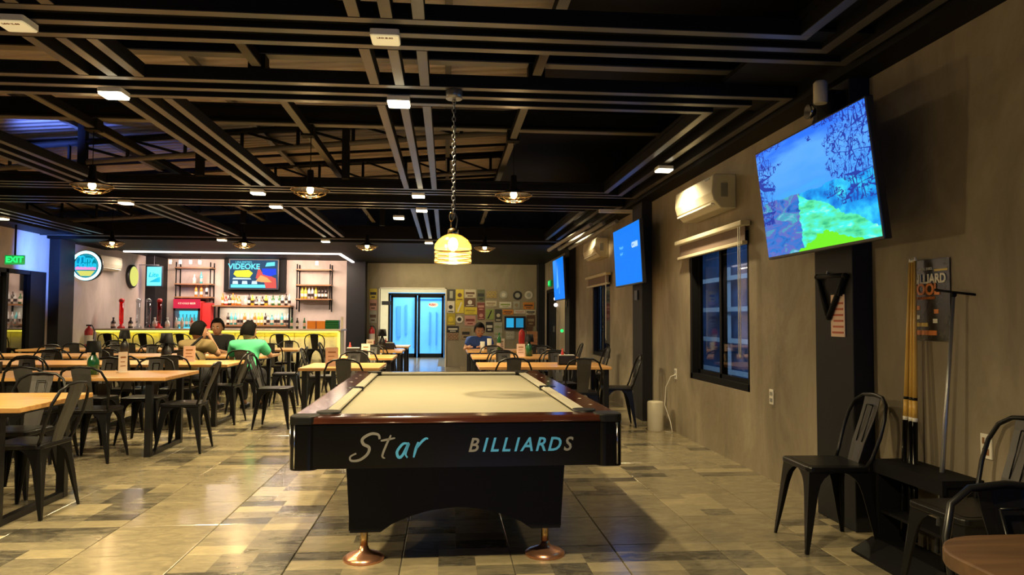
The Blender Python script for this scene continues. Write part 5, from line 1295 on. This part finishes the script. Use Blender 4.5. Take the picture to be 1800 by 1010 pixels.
def person(x, y, rz, label, shirt, lean=.10, head_yaw=0, head_pitch=-.15, armL=None, armR=None, sh_h=.90, extra=None, dz=0):
    r = empty('person', (x, y, 0), rz); tag(r, label, 'person')
    pel = (0, 0, .53+dz); wst = (0, lean*.3, .68+dz); chs = (0, lean*.75, .80+dz); nb = (0, lean, sh_h+dz+.01); nk = (0, lean+.03, sh_h+.06+dz); hd = (0, lean+.05, sh_h+.155+dz)
    ch = [[(pel, (.13, .09)), (wst, (.10, .075)), (chs, (.11, .075)), (nb, (.065, .055)), (nk, .052), ((nk[0], nk[1]+.01, nk[2]+.05), .048)]]
    arms = []
    for s, arm in ((-1, armL), (1, armR)):
        sh = (s*.18, lean*.95, sh_h-.02+dz)
        el, wr = arm
        ch.append([(nb, (.065, .055)), (sh, .050), (el, .040), (wr, .026)])
        arms.append((sh, el, wr, s))
    for s in (-1, 1):
        ch.append([(pel, (.13, .09)), ((s*.09, .05, .51), .085), ((s*.12, .40, .50), .062), ((s*.12, .42, .30), .052), ((s*.12, .42, .09), .036), ((s*.12, .53, .035), .03)])
    for sh, el, wr, s in arms:
        d = Vector(wr)-Vector(el); ch += hand(wr, (d.x, d.y, 0 if abs(d.z) < .2 else d.z), s)
    me = skin_mesh(ch)
    hm, hb = head_mb((0, 0, 0), head_yaw, head_pitch)
    for q in (hm, hb): q.v = [(a*1.1+hd[0], b_*1.1+hd[1], c_*1.1+hd[2]) for a, b_, c_ in q.v]
    bm = bmesh.new(); bm.from_mesh(me); hmesh = hm.mesh('head', ['skin', 'eyew', 'eyed', 'lip']); bm.from_mesh(hmesh)
    out = bpy.data.meshes.new('body'); bm.to_mesh(out); bm.free()
    for k in ('skin', 'eyew', 'eyed', 'lip'): out.materials.append(M[k])
    b = bpy.data.objects.new('body', out); C.objects.link(b); b.parent = r
    hb.obj('hair', 'hair', b)
    g = .014
    tc = [[((0, 0, .50+dz), (.175, .14)), (wst, (.165, .13)), (chs, (.18, .135)), ((0, lean, sh_h-.0+dz), (.115, .10)), ((0, lean+.015, sh_h+.045+dz), (.070, .068))]]
    for sh, el, wr, s in arms:
        m_ = tuple(Vector(sh).lerp(Vector(el), .75)); tc.append([((0, lean, sh_h-.0+dz), (.115, .10)), (sh, .088), (m_, .066)])
    sm = skin_mesh(tc); sm.materials.append(shirt); so = bpy.data.objects.new('shirt', sm); C.objects.link(so); so.parent = b
    jc = [[((0, 0, .53), (.16, .12)), ((s*.09, .05, .51), .097), ((s*.12, .40, .50), .074), ((s*.12, .42, .30), .063), ((s*.12, .42, .10), .05)] for s in (-1, 1)]
    jm = skin_mesh([jc[0], jc[1]]); jm.materials.append(M['jeans']); jo = bpy.data.objects.new('trousers', jm); C.objects.link(jo); jo.parent = b
    for s in (-1, 1): MB().rbox((s*.12-.045, .36, 0), (s*.12+.045, .62, .06), .04, n=4).obj('shoe', 'dark', b, bevel=.01)
    if extra: extra(b)
    return r
person(-2.66, 10.08, 0, 'seated man in a green t-shirt with his back to the camera, eating', mat('green_shirt', (.06, .42, .21), .8), lean=.13, head_yaw=-.5, armL=((-.25, .22, .68), (-.12, .44, .76)), armR=((.27, .26, .72), (.16, .45, .85)))
def strap(b):
    MB().tube([(.12, .06, 1.0), (.10, -.0, .96), (.03, -.085, .86), (-.06, -.14, .72), (-.15, -.12, .58)], .017, 6).obj('bag_strap', 'black', b)
    MB().rbox((-.26, -.16, .50), (-.08, -.06, .62), .04, n=4).obj('sling_bag', 'black', b, bevel=.015)
person(-3.36, 10.08, math.radians(-12), 'seated person in an olive shirt with a black sling bag, back to the camera', mat('olive_shirt', (.17, .12, .045), .8), lean=.14, head_yaw=-.5, armL=((-.25, .22, .68), (-.12, .44, .76)), armR=((.26, .25, .74), (.10, .30, .98)), extra=strap)
person(-3.55, 11.92, PI, 'seated young person in black facing the camera at the table of three', mat('black_shirt', (.010, .011, .013), .8), lean=.06, head_pitch=-.1, armL=((-.25, .2, .68), (-.1, .42, .76)), armR=((.25, .2, .68), (.12, .42, .76)), sh_h=.94, dz=0)
person(.60, 13.52, PI, 'seated person in a blue shirt leaning over the far right table', mat('blue_shirt', (.02, .07, .32), .8), lean=.20, head_pitch=-.35, head_yaw=.15, armL=((-.26, .28, .70), (-.05, .46, .76)), armR=((.26, .26, .70), (.20, .5, .76)), sh_h=.88)

# bottles that read alike are told apart by their place along the shelf
_same = {}
for o in C.objects:
    if o.name.startswith('bottle') and o.parent is None: _same.setdefault(o['label'], []).append(o)
for _l, _os in _same.items():
    if len(_os) > 1:
        for _o, _n in zip(sorted(_os, key=lambda q: q.location.x), ('first', 'second', 'third', 'fourth', 'fifth', 'sixth', 'seventh', 'eighth', 'ninth', 'tenth')):
            _o['label'] = _l.replace('on the lit lower level', 'on the lower level')+', %s from left' % _n
